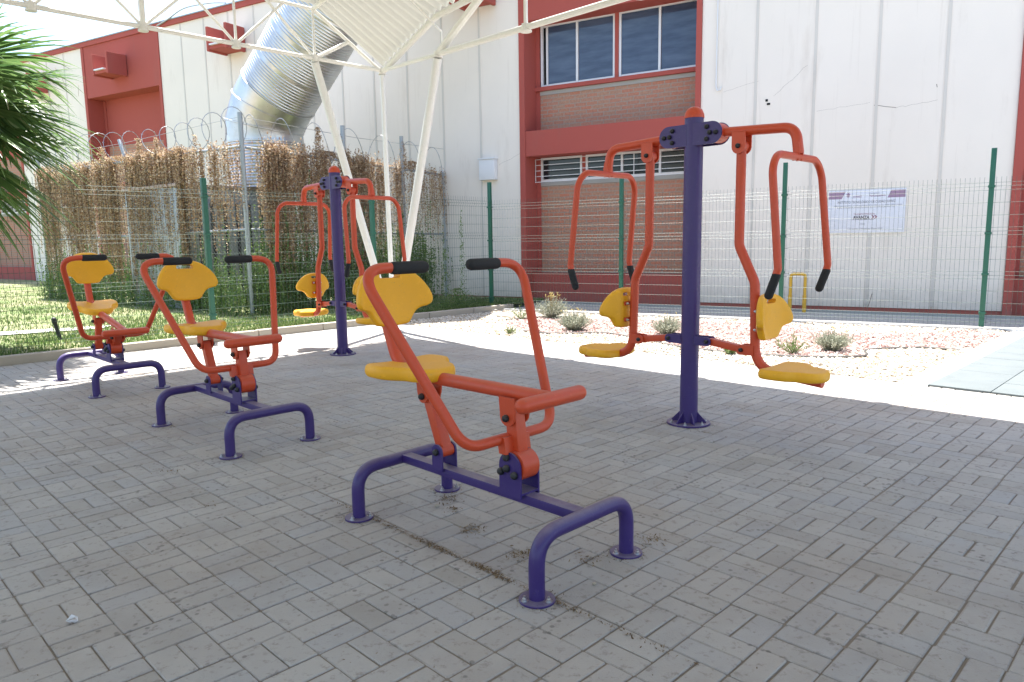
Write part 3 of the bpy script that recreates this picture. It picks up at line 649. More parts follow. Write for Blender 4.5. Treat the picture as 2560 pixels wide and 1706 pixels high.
bpart('roof_cable', 'galv', lambda bm: tube(bm, catmull([(-19.4, -.08, 7.30), (-18.9, -.08, 7.40), (-18.2, -.08, 7.56), (-17.2, -.08, 7.52), (-16.6, -.05, 7.44)], 6), .02, 8), smooth=40)

# electric box
eb = empty('junction_box', FA(-8.78, 0, 2.57), FR); tag(eb, 'small white electrical box fixed high on the wall left of the red bay', 'electrical box')
bm = bmesh.new(); box(bm, -.19, .19, -.14, -.001, 0, .42, .012); build('box_body', bm, MAT['plastic'], eb)
bm = bmesh.new(); box(bm, -.20, .20, -.16, -.001, .4215, .45, .006); build('box_lid', bm, MAT['plastic'], eb)
# downpipe
dpipe = empty('drain_pipe', FA(-9.97, 0, .1), FR); tag(dpipe, 'thin white drain pipe on the wall beside the end of the chain link fence', 'pipe')
bm = bmesh.new(); tube(bm, [(0, -.06, 0), (0, -.06, 2.75)], .032, 10); build('pipe', bm, MAT['plastic'], dpipe)
bm = bmesh.new(); box(bm, -.05, .05, -.1, -.001, 1.2, 1.24); build('pipe_clamp', bm, MAT['galv'], dpipe)
# yellow gas pipe loop
gp = empty('gas_pipe', FA(-2.49, .32, 0), FR); tag(gp, 'yellow gas pipe rising from the ground as an upside down U against the wall', 'pipe')
bm = bmesh.new(); tube(bm, fillet([(-.115, 0, 0), (-.115, 0, .66), (.115, 0, .66), (.115, 0, 0)], .06, 6), .026, 12); build('pipe_loop', bm, MAT['gasyellow'], gp)
for x in (-.115, .115):
    bm = bmesh.new(); tube(bm, [(x, 0, .02), (x, 0, .30)], .033, 12); build('pipe_sleeve', bm, MAT['gasyellow'], gp)

# ------------------------------------------------------------------ banner on the wall
bn = empty('banner', FA(-1.53, 0, 1.335), FR); tag(bn, 'white printed banner with mauve corners and lettering on the white wall', 'banner')
W2 = .575; HH = .70
bm = bmesh.new(); box(bm, -W2, W2, -.02, -.012, 0, HH, .001); build('banner_sheet', bm, MAT['vinyl'], bn)
def printed(name, m, polys, y=-.0215):
    bm = bmesh.new()
    for q in polys: bm.faces.new([bm.verts.new((x, y, z)) for x, z in q])
    return build(name, bm, MAT[m], bn, 0)
printed('corner_stripe', 'mauve', [[(-W2 + .01, .56), (-.37, .56), (-.31, .68), (-W2 + .01, .68)]]); printed('corner_stripe', 'mauve', [[(.31, .56), (W2 - .01, .56), (W2 - .01, .68), (.36, .68)]])
def text(body, x, z, size, m, name='lettering', wid=None, bold=0):
    c = bpy.data.curves.new('t', 'FONT'); c.body = body; c.size = size; c.align_x = 'CENTER'; c.offset = bold; c.resolution_u = 3
    o = bpy.data.objects.new('t', c); C.objects.link(o); bpy.context.view_layer.update()
    me = bpy.data.meshes.new_from_object(o.evaluated_get(bpy.context.evaluated_depsgraph_get())); bpy.data.objects.remove(o)
    xs = [v.co.x for v in me.vertices]; sc = 1
    if wid and xs: sc = wid / (max(xs) - min(xs))
    for v in me.vertices: v.co = V(x + v.co.x * sc, -.0222, z + v.co.y)
    me.name = name; me.materials.clear(); me.materials.append(MAT[m]); q = bpy.data.objects.new(name, me); C.objects.link(q); q.parent = bn; return q
text('INSTITUTO TECNOLÓGICO DE CIUDAD JUÁREZ', 0, .485, .055, 'inkgrey', wid=.86, bold=.0008)
text('ÁREA RECREATIVA CON ACTIVACIÓN FÍSICA AL AIRE LIBRE PARA', 0.02, .435, .028, 'inkgrey', wid=1.02); text('LA COMUNIDAD ESTUDIANTIL', 0, .405, .028, 'inkgrey', wid=.86)
text('JUÁREZ', -.13, .58, .036, 'mauve', wid=.13, bold=.0008); text('Participativo', .16, .585, .042, 'mauve', wid=.24, bold=.0008); text('Presupuesto', .12, .63, .028, 'inkgrey', wid=.16)
text('TRANSFORMACIÓN', -.02, .295, .034, 'inkred', wid=.31); text('AVANZA', -.06, .225, .075, 'ink', wid=.25, bold=.0035)
printed('chevron', 'inkred', [[(.085 + d, .225), (.105 + d, .225), (.135 + d, .255), (.105 + d, .285), (.085 + d, .285), (.112 + d, .255)] for d in (0, .042)])
printed('underline', 'ink', [[(-.19, .212), (.13, .212), (.13, .217), (-.19, .217)]])
text('Cd. Juárez, Chihuahua, Mayo 2025', 0, .055, .042, 'inkgrey', wid=.52); text('ITCJ', -.04, .13, .035, 'inkgrey', wid=.07)
printed('emblem', 'mauve', [[(-.27 + .035 * math.cos(a) * (1 if k % 2 else .6), .62 + .05 * math.sin(a) * (1 if k % 2 else .6)) for k, a in enumerate([2 * math.pi * j / 16 for j in range(16)])]])

# ------------------------------------------------------------------ canopy space frame
AO = V(-1.75, 10.57, 0)
cn = empty('canopy', AO); tag(cn, 'white steel space frame canopy with corrugated roof on a branching column over the paving', 'canopy')
def cpart(name, m, fn, parent=None, smooth=35):
    bm = bmesh.new(); fn(bm); bmesh.ops.translate(bm, verts=bm.verts, vec=-AO); return build(name, bm, MAT[m], parent or cn, smooth)
ZC = 3.73; ML = 1.07; Fp = V(-1.80, 10.75, 0)
def PJ(j): return j * 1.25 if j < 1 else 1.25 + (j - 1) * 1.6
def LN(i, j, z=ZC): q = Fp - Ea * (i * ML) + Eb * PJ(j); return V(q.x, q.y, z)   # i along left edge, j along right edge
NI, NJ = 14, 9
ZT = 4.42
def topz(i, j):
    if i == 0 and j == 0: return ZC + .05
    if i == 0 and j == 1: return 4.27
    if i == 0 or j == 0: return ZT
    return 4.62 + .03 * min(i, j, 4)
cpart('pedestal', 'whitesteel', lambda bm: lathe(bm, [(.0, .0), (.17, .0), (.17, .02), (.075, .03), (.075, .20), (.10, .21), (.10, .23), (0, .23)], AO, 20))
for P, o, r_ in ((LN(1, 0), (-.05, 0), .054), (LN(0, 0), (0, .05), .036), (LN(0, 1), (.06, 0), .058)):
    cpart('column_strut', 'whitesteel', lambda bm: tube(bm, [V(-1.75 + o[0], 10.57 + o[1], .2), P - V(0, 0, .06)], r_, 14))
def chord(a, b, r, name='chord'): return cpart(name, 'whitesteel', lambda bm: tube(bm, [a, b], r, 10))
for i in range(0, 8): chord(LN(i, 0), LN(i + 1, 0), .027)
chord(LN(0, 0), LN(0, 1), .026)
for j in range(1, 8): chord(LN(0, j), LN(0, j + 1), .037)
def node(P, r=.055): return cpart('node_plate', 'whitesteel', lambda bm: lathe(bm, [(0, -.05), (r, -.05), (r, -.035), (.045, -.03), (.05, .04), (0, .045)], P, 12))
for i in range(8): node(LN(i, 0))
for j in range(1, 8): node(LN(0, j), .07)
T = lambda i, j: LN(i, j, topz(i, j) - .07)
web = lambda a, b, r=.024: cpart('web_strut', 'whitesteel', lambda bm: tube(bm, [a, b], r, 8))
for i in range(1, 8):
    web(LN(i, 0), T(i, 0), .018 if i != 3 else .036); web(LN(i, 0), T(i + .62, 0), .018)
    if i > 1: web(LN(i, 0), T(i - .62, 0), .018)
for j in range(2, 7): web(LN(0, j), T(0, j), .024)
web(LN(1, 0), (LN(0, 0) + LN(1, 0)) / 2 + V(0, 0, .30), .026)
web(LN(0, 1), V(.05, 8.75, 4.50), .048); web(LN(0, 1) + V(.06, 0, .1), LN(0, 1) + V(.06, 0, .28), .010); web(LN(0, 1) + V(.06, 0, .28), T(1, 1.1), .012)
for i in range(0, 8): chord(T(i, 0), T(i + 1, 0), .024, 'roof_rail')
for j in range(0, 8): chord(T(0, j), T(0, j + 1), .04, 'roof_rail')
chord(T(1, 0), T(1, 1), .028, 'roof_rail')
chord(T(1, 0) + V(.05, -.05, 0), T(1, 1) + V(.05, -.05, 0), .026, 'roof_rail')
def sheetcell(i0, i1, j0, j1, name='roof_sheet'):
    bm = bmesh.new(); nj = (j1 - j0) * 72; ni = (i1 - i0) * 2; grid = []
    for a in range(ni + 1):
        row = []
        for b in range(nj + 1):
            i = i0 + a / 2; j = j0 + b / 72
            fi, fj = min(int(i), NI - 1), min(int(j), NJ - 1); u, v = i - fi, j - fj
            z = (topz(fi, fj) * (1 - u) * (1 - v) + topz(fi + 1, fj) * u * (1 - v) + topz(fi, fj + 1) * (1 - u) * v + topz(fi + 1, fj + 1) * u * v)
            row.append(bm.verts.new(LN(i, j, z + .032 * math.cos(b * math.pi / 3)) - AO))
        grid.append(row)
    for r0_, r1_ in zip(grid, grid[1:]):
        for k in range(nj): bm.faces.new((r0_[k], r0_[k + 1], r1_[k + 1], r1_[k]))
    return build(name, bm, MAT['sheet'], cn, 80)
sheetcell(0, 1, 0, 1); sheetcell(1, NI, 0, 1)
for j in range(1, NJ, 2): sheetcell(0, NI, j, min(j + 2, NJ))

# ------------------------------------------------------------------ chain link enclosure
C1 = V(-4.50, 12.50, 0); L1 = V(-11.02, 17.3, 0); W1 = FA(-9.95, .03)
def chain(name_label, A, B, zr0, zr1, posts, brace=None):
    root = empty('chain_link_fence', A); tag(root, name_label, 'fence'); d = (B - A); L = d.length; d.normalize()
    def rp(name, m, fn, parent=None, smooth=35):
        bm = bmesh.new(); fn(bm); bmesh.ops.translate(bm, verts=bm.verts, vec=-A); return build(name, bm, MAT[m], parent or root, smooth)
    zr = lambda x: zr0 + (zr1 - zr0) * x / L
    rp('top_rail', 'galv', lambda bm: tube(bm, [A + V(0, 0, zr0), B + V(0, 0, zr1)], .024, 8))
    rp('middle_rail', 'galv', lambda bm: tube(bm, [A + V(0, 0, 1.55), B + V(0, 0, 1.45)], .022, 8))
    for x, h, lean, r in posts:
        rp('post', 'galv', lambda bm: tube(bm, [A + d * x, A + d * x + V(0, 0, zr(x)), A + d * (x + lean) + V(0, 0, h)], r, 10))
    def mesh(bm):
        sp = .085; zt = min(zr0, zr1)
        k = -int(3 / sp)
        while k * sp < L:
            for sg in (1, -1):
                x0 = k * sp if sg > 0 else k * sp + zt
                x1 = x0 + sg * zt; z0, z1 = .05, zt
                xa, xb = (x0, x1)
                # clip to [0,L]
                def cl(xa, za, xb, zb):
                    if xa < 0: za += (0 - xa) / (xb - xa) * (zb - za); xa = 0
                    if xa > L: za += (L - xa) / (xb - xa) * (zb - za); xa = L
                    return xa, za
                if max(xa, xb) <= 0 or min(xa, xb) >= L: continue
                pa = cl(xa, z0, xb, z1); pb = cl(xb, z1, xa, z0)
                tube(bm, [A + d * pa[0] + V(0, 0, pa[1]), A + d * pb[0] + V(0, 0, pb[1])], .0019, 3, caps=False)
            k += 1
    rp('chain_link', 'chain', mesh, smooth=0)
    return root, d, L, zr
ra, da, La, zra = chain('galvanised chain link fence at the left, hung with dry brown vines', C1, L1, 2.94, 3.02, [(0, 3.49, 0, .042), (3.95, 3.42, .22, .032), (8.1, 3.5, 0, .042)])
rb, db, Lb, zrb = chain('galvanised chain link fence running back to the white wall, overgrown with dry vines', C1 + V(.06, .02, 0), W1, 2.92, 2.74, [(2.05, 3.50, 0, .042), (3.55, 3.45, 0, .04), (4.75, 2.8, 0, .03)])
def coil(label, A, B, z0, z1, r, pitch, seed, amp):
    rr = random.Random(seed); d = (B - A); L = d.length; d.normalize(); nrm = V(-d.y, d.x, 0); bm = bmesh.new(); pts = []; n = int(L / pitch * 20); ph = 0
    for k in range(n + 1):
        x = k / n * L + math.sin(k * .045 + seed) * .14; ph = 2 * math.pi * k / 20
        rad = r * (1 + amp * math.sin(k * .031 + seed * 2))
        z = z0 + (z1 - z0) * k / n + r * .95
        pts.append(A + d * (x + .10 * math.cos(ph)) + nrm * (rad * .75 * math.cos(ph)) + V(0, 0, z + rad * math.sin(ph)))
    tube(bm, pts, .0062, 4, caps=False)
    for k in range(0, len(pts) - 1, 3):
        a = pts[k]; t = (pts[k + 1] - a).normalized(); s_ = t.cross(V(.3, .2, 1)).normalized() * .022
        for sg in (1, -1): tube(bm, [a - t * .02 + s_ * sg * .3, a + t * .01 - s_ * sg], .003, 3, caps=False)
    bmesh.ops.translate(bm, verts=bm.verts, vec=-A); o = build('razor_wire', bm, MAT['razor'], None, 0, loc=A); tag(o, label, 'razor wire')
coil('coiled razor wire above the left chain link fence, in front of the red bay', C1 - da * .1, L1, 2.94, 3.0, .31, .60, 1, .22)
coil('coiled razor wire on the fence running back to the white wall', C1, W1, 2.92, 2.75, .29, .70, 3, .2)
# barbed strand
for (A, B, zz, lb) in ((C1, L1, (3.42, 3.36), 'single barbed wire strand through the coil above the left chain link fence'), (C1, W1, (3.42, 3.3), 'single barbed wire strand over the fence running back to the wall')):
    bm = bmesh.new(); tube(bm, [V(0, 0, zz[0]), (B - A) * .5 + V(0, 0, sum(zz) / 2 - .05), B - A + V(0, 0, zz[1])], .004, 4, caps=False)
    tag(build('barbed_wire', bm, MAT['razor'], None, 0, loc=A), lb, 'barbed wire')

# ------------------------------------------------------------------ leaves
def quad(bm, c, u, v):
    bm.faces.new([bm.verts.new(q) for q in (c - u, c - v * .6, c + u, c + v * .6)])
def rvec(r): return V(r.gauss(0, 1), r.gauss(0, 1), r.gauss(0, 1)).normalized()
def vines(label, A, B, zr, dens, nstr, seed, name='dried_vine', m='brownleaf', ztop=None, lmin=.3, lmax=2.2, leaf=(.014, .03), step=.033, thick=.10, overhang=.12):
    r = random.Random(seed); d = (B - A); L = d.length; d.normalize(); nrm = V(-d.y, d.x, 0)
    if nrm.y > 0: nrm = -nrm
    bm = bmesh.new(); cnt = 0
    for k in range(nstr):
        for _ in range(3):
            x = r.uniform(0, L)
            if r.random() < dens(x): break
        else: continue
        zt = zr(x) + r.gauss(.02, overhang * .5) if ztop is None else ztop(x, r); l = r.uniform(lmin, lmax) * (.5 + .5 * dens(x)); z = zt; o = r.gauss(0, thick * .5); sx = 0
        zb = max(.05, zt - l)
        while z > zb:
            sx += r.gauss(0, .006); o += r.gauss(0, .004); s = r.uniform(*leaf)
            c = A + d * (x + sx) + nrm * (o + .02) + V(0, 0, z); u = rvec(r) * s; v = u.cross(rvec(r)).normalized() * s * .8
            quad(bm, c, u, v); z -= step * r.uniform(.5, 1.5); cnt += 1
    bmesh.ops.translate(bm, verts=bm.verts, vec=-A)
    o = build(name, bm, MAT[m], None, 0, loc=A); tag(o, label, 'vine'); return o
def dl(x): # left face density (x from the corner)
    q = .5 + .5 * math.sin(x * 3.1 + 1) * math.sin(x * 7.3) + .35 * math.sin(x * 17)
    if x < .45: return .10
    if x < 1.7: q *= .42
    if 1.9 < x < 3.9: q += .5
    if x > 4.0 and x < 4.4: q *= .3
    return max(.04, min(1, q))
vines('brown dried vine strands hanging over the left chain link fence', C1, L1, zra, dl, 3000, 11, lmin=.9, lmax=2.8)
def dr(x):
    q = .6 + .4 * math.sin(x * 5 + 2) + .25 * math.sin(x * 13)
    if x < .25: q = .1
    if .35 < x < .8: q = .9
    if .8 < x < 1.4: q *= .55
    if x > 3.0: q *= .6
    if x > 3.45: q = .12
    return max(.03, min(1, q))
vines('rust brown dried vine mass on the fence running back to the wall', C1 + V(.06, 0, 0), W1, zrb, dr, 1900, 12, lmin=1.0, lmax=2.7, overhang=.2)
# tufts of dry vine reaching above the rail
def tufts(A, B, zr, items, seed, label):
    r = random.Random(seed); d = (B - A).normalized(); bm = bmesh.new()
    for x, h, wd, n in items:
        for k in range(n):
            t = r.random(); z = zr(x) + t * h; s = r.uniform(.012, .026); c = A + d * (x + r.gauss(0, wd * (1.15 - t))) + V(0, r.gauss(0, .05), z)
            u = rvec(r) * s; v = u.cross(rvec(r)).normalized() * s * .8; quad(bm, c, u, v)
    bmesh.ops.translate(bm, verts=bm.verts, vec=-A); tag(build('dried_vine', bm, MAT['brownleaf'], None, 0, loc=A), label, 'vine')
tufts(C1, L1, zra, [(3.4, .40, .08, 500), (2.75, .36, .05, 300), (3.1, .12, .5, 900), (2.0, .12, .5, 500), (4.9, .35, .12, 300), (4.4, .12, .8, 700), (1.4, .30, .03, 110)], 5, 'tufts of brown vine standing above the rail before the red bay')
tufts(C1, W1, zrb, [(1.55, .55, .07, 480), (2.12, .45, .05, 400), (1.8, .14, .4, 900), (3.65, .55, .08, 500), (3.9, .2, .3, 700), (2.9, .06, .5, 500)], 6, 'tufts of brown vine climbing the posts beside the canopy struts')
one = lambda x: .8
vines('green leafy vine growing up the foot of the left chain link fence', C1, L1, zra, lambda x: .5 + .5 * math.sin(x * 4 + 1) ** 2, 1600, 13, 'green_vine', 'greenleaf', lambda x, r: abs(r.gauss(0, .45)) + .3, .4, 1.0, (.018, .036), .036, .28)
vines('green leafy vine at the foot of the fence running back to the wall', C1, W1, zrb, lambda x: 1 if x < 4.2 else .15, 1700, 14, 'green_vine', 'greenleaf', lambda x, r: abs(r.gauss(0, .6)) + .55, .5, 1.2, (.018, .036), .036, .28)
# thin climber on the mesh fence near its corner post
KD = (LA0 - LB).normalized()
def climber(A, B, items, seed, label):
    r = random.Random(seed); d = (B - A).normalized(); bm = bmesh.new()
    for x, h, wd, n in items:
        for k in range(n):
            t = r.random() ** 1.3; s = r.uniform(.010, .022); c = A + d * (x + r.gauss(0, wd * (1.2 - t))) + V(0, r.gauss(0, .03), .05 + t * h); u = rvec(r) * s; v = u.cross(rvec(r)).normalized() * s * .8; quad(bm, c, u, v)
    bmesh.ops.translate(bm, verts=bm.verts, vec=-A); tag(build('climbing_weed', bm, MAT['greenleaf'], None, 0, loc=A), label, 'weed')
climber(lpt(8.9) + V(0, 0, .05), lpt(0), [(.15, 1.75, .05, 420), (.55, 1.1, .07, 300), (.3, .35, .35, 900), (1.6, .30, .5, 700)], 8, 'thin green climbing weed on the mesh fence left of the corner post')

# backing block wall / cooler unit behind the vines, duct
cu = empty('air_cooler', (-6.3, 15.1, 0), R(53)); tag(cu, 'large grey sheet metal air cooler behind the vine covered fence', 'air cooler')
bm = bmesh.new(); box(bm, -1.1, 1.5, -1.0, 1.0, .1, 2.38, .02); build('housing', bm, MAT['galv'], cu)
for k in range(9):
    bm = bmesh.new(); box(bm, -1.0 + k * .27, -.93 + k * .27, -1.012, -1.002, .4, 2.1); build('louvre', bm, MAT['dark'], cu)
bm = bmesh.new(); box(bm, -1.14, 1.54, -1.04, 1.04, 2.382, 2.44, .01); build('housing_lid', bm, concrete('pink_lid', (.42, .33, .28)), cu)
DO = V(-5.08, 15.5, 0)
du = empty('duct', DO); tag(du, 'big shiny corrugated metal duct rising from behind the fence and bending to the right', 'duct')
def dpart(name, pts, r, rings, seg=48):
    bm = bmesh.new(); tube(bm, pts, r, seg, caps=False, rf=rings, ref=(.3, 1, .1)); return build(name, bm, MAT['duct'], du, 60)
def lin(a, b, n): a, b = Vector(a), Vector(b); return [a.lerp(b, k / n) for k in range(n + 1)]
RD = .78
dpart('duct_pipe', lin((0, 0, 2.44), (0, 0, 3.35), 60), RD, lambda t: 1 + (.016 if int(t * 60) % 4 < 1 else 0))
D1 = V(1.22, -.66, 1.40).normalized()
E0 = V(0, 0, 3.35); E1 = V(0, 0, 3.72); E2 = V(.20, -.12, 4.10); E3 = E2 + D1 * .35
dpart('duct_elbow', [E0, E1, E2, E3], RD, lambda t: 1.004)
for P, Q in ((E0, V(0, 0, 1)), (E1, (V(0, 0, 1) * 2 + D1).normalized()), (E2, (V(0, 0, 1) + D1 * 2).normalized()), (E3, D1)):
    dpart('duct_seam', [P - Q * .02, P - Q * .012, P + Q * .012, P + Q * .02], RD, lambda t: 1.006 if t in (0, 1) else 1.03)
dpart('duct_pipe', lin(E3, E3 + D1 * 3.4, 300), RD, lambda t: 1 + (.014 if int(t * 300) % 5 < 1 else 0))
E4 = E3 + D1 * 3.4
dpart('duct_elbow', [E4, E4 + D1 * .4, E4 + D1 * .7 + V(.1, .3, .1), E4 + D1 * .7 + V(.2, .8, .1), E4 + D1 * .7 + V(.2, 6, .1)], RD, lambda t: 1.004)

# ------------------------------------------------------------------ fan palm at the left edge
def palm(loc):
    t = empty('fan_palm', loc); r = random.Random(4)
    bm = bmesh.new(); tube(bm, catmull([(0, 0, -.1), (.03, 0, .5), (.02, .02, 1.2), (0, 0, 2.1), (0, 0, 2.9)], 5), .17, 14, rf=lambda s: 1.25 - .35 * s + .05 * math.sin(s * 60)); build('trunk', bm, concrete('palm_bark', (.16, .11, .07), 3, .6, .8), t)
    # (azimuth deg, elevation deg of petiole, petiole length, blade radius, roll)
    fr_ = []
    for k in range(9):
        fr_.append((r.uniform(60, 330), r.uniform(-10, 65), r.uniform(.6, .9), r.uniform(.75, .95)))
    fr_ += [(-12, 34, .85, 1.3), (-30, 22, .9, 1.3), (-10, 10, .9, 1.25), (-30, -6, .9, 1.2), (10, 26, .85, 1.15), (-62, 8, .8, 1.0), (14, -4, .75, 1.1), (-48, 36, .7, 1.1), (-22, -26, .9, 1.2), (-34, -42, 1.0, 1.15), (-8, -20, .85, 1.15), (-16, 52, .8, 1.2), (-50, -30, .9, 1.1)]
    for az, el, pl, br in fr_:
        a, e = R(az), R(el); d = V(math.cos(a) * math.cos(e), math.sin(a) * math.cos(e), math.sin(e)); side = V(-math.sin(a), math.cos(a), 0); nrm = d.cross(side) * -1
        base = V(0, 0, 2.80 + r.uniform(-.12, .12)); bm = bmesh.new()
        hub = base + d * pl + V(0, 0, -.06)
        tube(bm, [base, base + d * pl * .6 + V(0, 0, .02), hub], .014, 5)
        tw = r.uniform(-.35, .35); side2 = side * math.cos(tw) + nrm * math.sin(tw); nr2 = d.cross(side2) * -1
        N = 46
        for k in range(N):
            f = (k + .5) / N * 2 - 1; th = f * R(118) + r.gauss(0, .015); L = br * (1 - .22 * abs(f) ** 2.5) * r.uniform(.9, 1.05)
            dr_ = d * math.cos(th) + side2 * math.sin(th); px = dr_.cross(nr2).normalized()
            w0 = .027; segs_ = 8; prev = None; droop = r.uniform(.22, .42) * (.7 + .5 * abs(f)); sidebend = r.gauss(0, .05)
            tipsplit = r.random() < .5
            for s in range(segs_ + 1):
                u = s / segs_; c = hub + dr_ * (L * u * (1 - .08 * u)) + nr2 * (.10 * L * math.sin(u * 2.2) * (1 - abs(f) * .5)) - V(0, 0, droop * L * u ** 3.2) + px * sidebend * u * u * L
                wd = w0 * (.25 + 1.5 * u if u < .45 else (.93 * (1 - (u - .45) / .55) ** .8 + .04)); fold = nr2 * wd * .5
                ring = (c - px * wd + fold, c, c + px * wd + fold); ring = [bm.verts.new(q) for q in ring]
                if prev:
                    bm.faces.new((prev[0], prev[1], ring[1], ring[0])); bm.faces.new((prev[1], prev[2], ring[2], ring[1]))
                prev = ring
        build('frond', bm, MAT['palm'], t, 0)
        # dry fibres hanging from the leaf tips
        for k in range(4):
            bm = bmesh.new(); f = r.uniform(-.9, .9); th = f * R(118); dr_ = d * math.cos(th) + side2 * math.sin(th); u0 = r.uniform(.75, 1.0); c = hub + dr_ * br * .9 * u0 - V(0, 0, .3 * br * u0 ** 3)
            tube(bm, [c, c + dr_ * .06 + V(r.gauss(0, .02), r.gauss(0, .02), -.05), c + dr_ * .09 + V(r.gauss(0, .03), 0, -.17 - r.random() * .1)], .0022, 3, caps=False); build('fibre', bm, MAT['palmdry'], t, 0)
    return t
tag(palm(V(-6.62, 8.35, .07)), 'green fan palm with drooping fronds entering at the left edge over the fence', 'palm')

# ------------------------------------------------------------------ silvery shrubs in the gravel
def shrub(loc, rad, hgt, n, seed, label, buds=0, m='silver', name='silver_shrub', base_m='silver'):
    r = random.Random(seed); t = empty(name, loc); tag(t, label, 'shrub', None); bm = bmesh.new()
    for k in range(n):
        a = r.uniform(0, 2 * math.pi); sp = math.sqrt(r.random()); tilt = sp * 1.15; L = hgt * r.uniform(.65, 1.1) / max(.45, math.cos(tilt * .75)) * (1 - .25 * sp)
        d = V(math.cos(a) * math.sin(tilt), math.sin(a) * math.sin(tilt), math.cos(tilt)); b = V(r.gauss(0, rad * .14), r.gauss(0, rad * .14), 0)
        c1 = b + d * L * .5 + V(r.gauss(0, .012), r.gauss(0, .012), 0); tip = b + d * L + V(0, 0, .05 * L)
        tube(bm, [b, c1, tip], .0028, 3, caps=False, rf=lambda q: 1 - .6 * q)
        for q in range(9):
            u = .3 + .7 * r.random(); c = b.lerp(tip, u); o = rvec(r) * .022 + V(0, 0, .015); s = o.cross(rvec(r)).normalized() * .006; bm.faces.new([bm.verts.new(z) for z in (c - s, c + s, c + o)])
    build('foliage', bm, MAT[m], t, 0)
    if buds:
        bm = bmesh.new()
        for k in range(buds):
            a = r.uniform(0, 2 * math.pi); s = r.random() * rad * .7; c = V(math.cos(a) * s, math.sin(a) * s, hgt * r.uniform(1.0, 1.18)); tube(bm, [V(c.x * .4, c.y * .4, .05), c], .0015, 3, caps=False)
            for q in range(7): cc = c + rvec(r) * .013; u = rvec(r) * .008; quad(bm, cc, u, u.cross(rvec(r)).normalized() * .008)
        build('flowers', bm, MAT['bud'], t, 0)
    return t
shrub(V(.68, 12.0, 0), .20, .36, 260, 1, 'silvery shrub with yellow buds, farthest left in the gravel beside the fence', 26)
shrub(V(.90, 10.3, 0), .28, .28, 360, 2, 'rounded silvery shrub with a tall yellow budded tip in the red gravel', 14)
shrub(V(2.12, 9.75, 0), .25, .25, 260, 3, 'silvery shrub in the gravel just left of the nearer purple post', 6)
shrub(V(3.66, 8.15, 0), .28, .24, 300, 4, 'silvery shrub in the red gravel right of the nearer chest press', 4)
shrub(V(3.13, 7.95, 0), .07, .24, 40, 5, 'small yellow green weed tuft beside the right hand shrub', 0, 'grass', 'weed_tuft')
shrub(V(.16, 11.85, 0), .07, .26, 26, 6, 'thin weed tuft left of the farthest shrub', 0, 'grass', 'weed_tuft')
shrub(V(2.43, 7.95, 0), .09, .12, 60, 7, 'low weed tuft on the gravel edge right of the nearer purple post', 0, 'grass', 'weed_tuft')
shrub(V(-.02, 9.98, 0), .05, .12, 22, 9, 'tiny weed tuft on the pale gravel before the corner post', 0, 'grass', 'weed_tuft')

# ------------------------------------------------------------------ gravel stones
def inpoly(x, y, P):
    c = False; n = len(P); j = n - 1
    for i in range(n):
        if (P[i][1] > y) != (P[j][1] > y) and x < (P[j][0] - P[i][0]) * (y - P[i][1]) / (P[j][1] - P[i][1]) + P[i][0]: c = not c
        j = i
    return c
REDP = [(-.1, 11.2), (.34, 10.0), (.68, 9.95), (1.14, 9.95), (1.56, 9.45), (2.01, 8.6), (2.6, 8.0), (3.11, 7.72), (3.78, 7.70), (4.1, 8.2), (4.72, 8.22), (5.2, 8.1), (5.6, 8.42), (6.35, 9.2), (6.2, 9.62), (5.3, 9.45), (4.4, 9.6), (4.2, 10.5), (2.9, 11.2), (1.4, 11.7), (.6, 12.1), (.1, 12.1)]
def stones(name, m, n, test, seed, smin, smax, label):
    r = random.Random(seed); bm = bmesh.new(); k = 0; it = 0
    base = [V(0, 0, 1), V(1, 0, 0), V(0, 1, 0), V(-1, 0, 0), V(0, -1, 0), V(0, 0, -.3)]; F = [(0, 1, 2), (0, 2, 3), (0, 3, 4), (0, 4, 1), (5, 2, 1), (5, 3, 2), (5, 4, 3), (5, 1, 4)]
    while k < n and it < n * 20:
        it += 1; a = r.uniform(GA + .02, 13.6); b = r.uniform(KB, -2.87 * ISQ); q = AB(a, b)
        if (q - P0).dot(Fn) > -FENCE_OUT - .18 or not test(q.x, q.y): continue
        s = r.uniform(smin, smax); rot = Matrix.Rotation(r.uniform(0, 6.28), 3, 'Z') @ Matrix.Rotation(r.gauss(0, .3), 3, 'X'); sc = V(1, r.uniform(.6, 1), r.uniform(.4, .75))
        vs = [bm.verts.new(q + rot @ (V(v.x * sc.x, v.y * sc.y, v.z * sc.z) * s * r.uniform(.8, 1.15)) + V(0, 0, s * .2)) for v in base]
        for f in F: bm.faces.new([vs[i] for i in f])
        k += 1
    tag(build(name, bm, MAT[m], None, 0), label, 'gravel', kind='stuff')
stones('pale_gravel', 'stone', 14000, lambda x, y: not inpoly(x, y, REDP), 1, .012, .03, 'pale crushed stone covering the bed between paving and fence')
stones('red_gravel', 'redstone', 13000, lambda x, y: inpoly(x, y, REDP), 2, .012, .03, 'reddish crushed stone patch around the silvery shrubs')
def edging(pts, label):
    P = catmull([V(x, y, .012) for x, y in pts], 5); c = P[0].copy(); bm = bmesh.new(); tube(bm, [q - c for q in P], .014, 5); tag(build('garden_edging', bm, MAT['edging'], None, 30, loc=c), label, 'garden edging')
edging([(.15, 10.3), (.5, 9.98), (.9, 9.92), (1.3, 9.9), (1.7, 9.2), (2.0, 8.55), (2.5, 8.05), (3.11, 7.70), (3.78, 7.67), (4.05, 8.1), (4.72, 8.18), (5.0, 7.95)], 'thin dark edging strip along the near border of the red gravel')
edging([(-.1, 11.75), (.2, 11.95), (.6, 12.12), (1.0, 12.0)], 'short dark edging strip behind the farthest shrub')
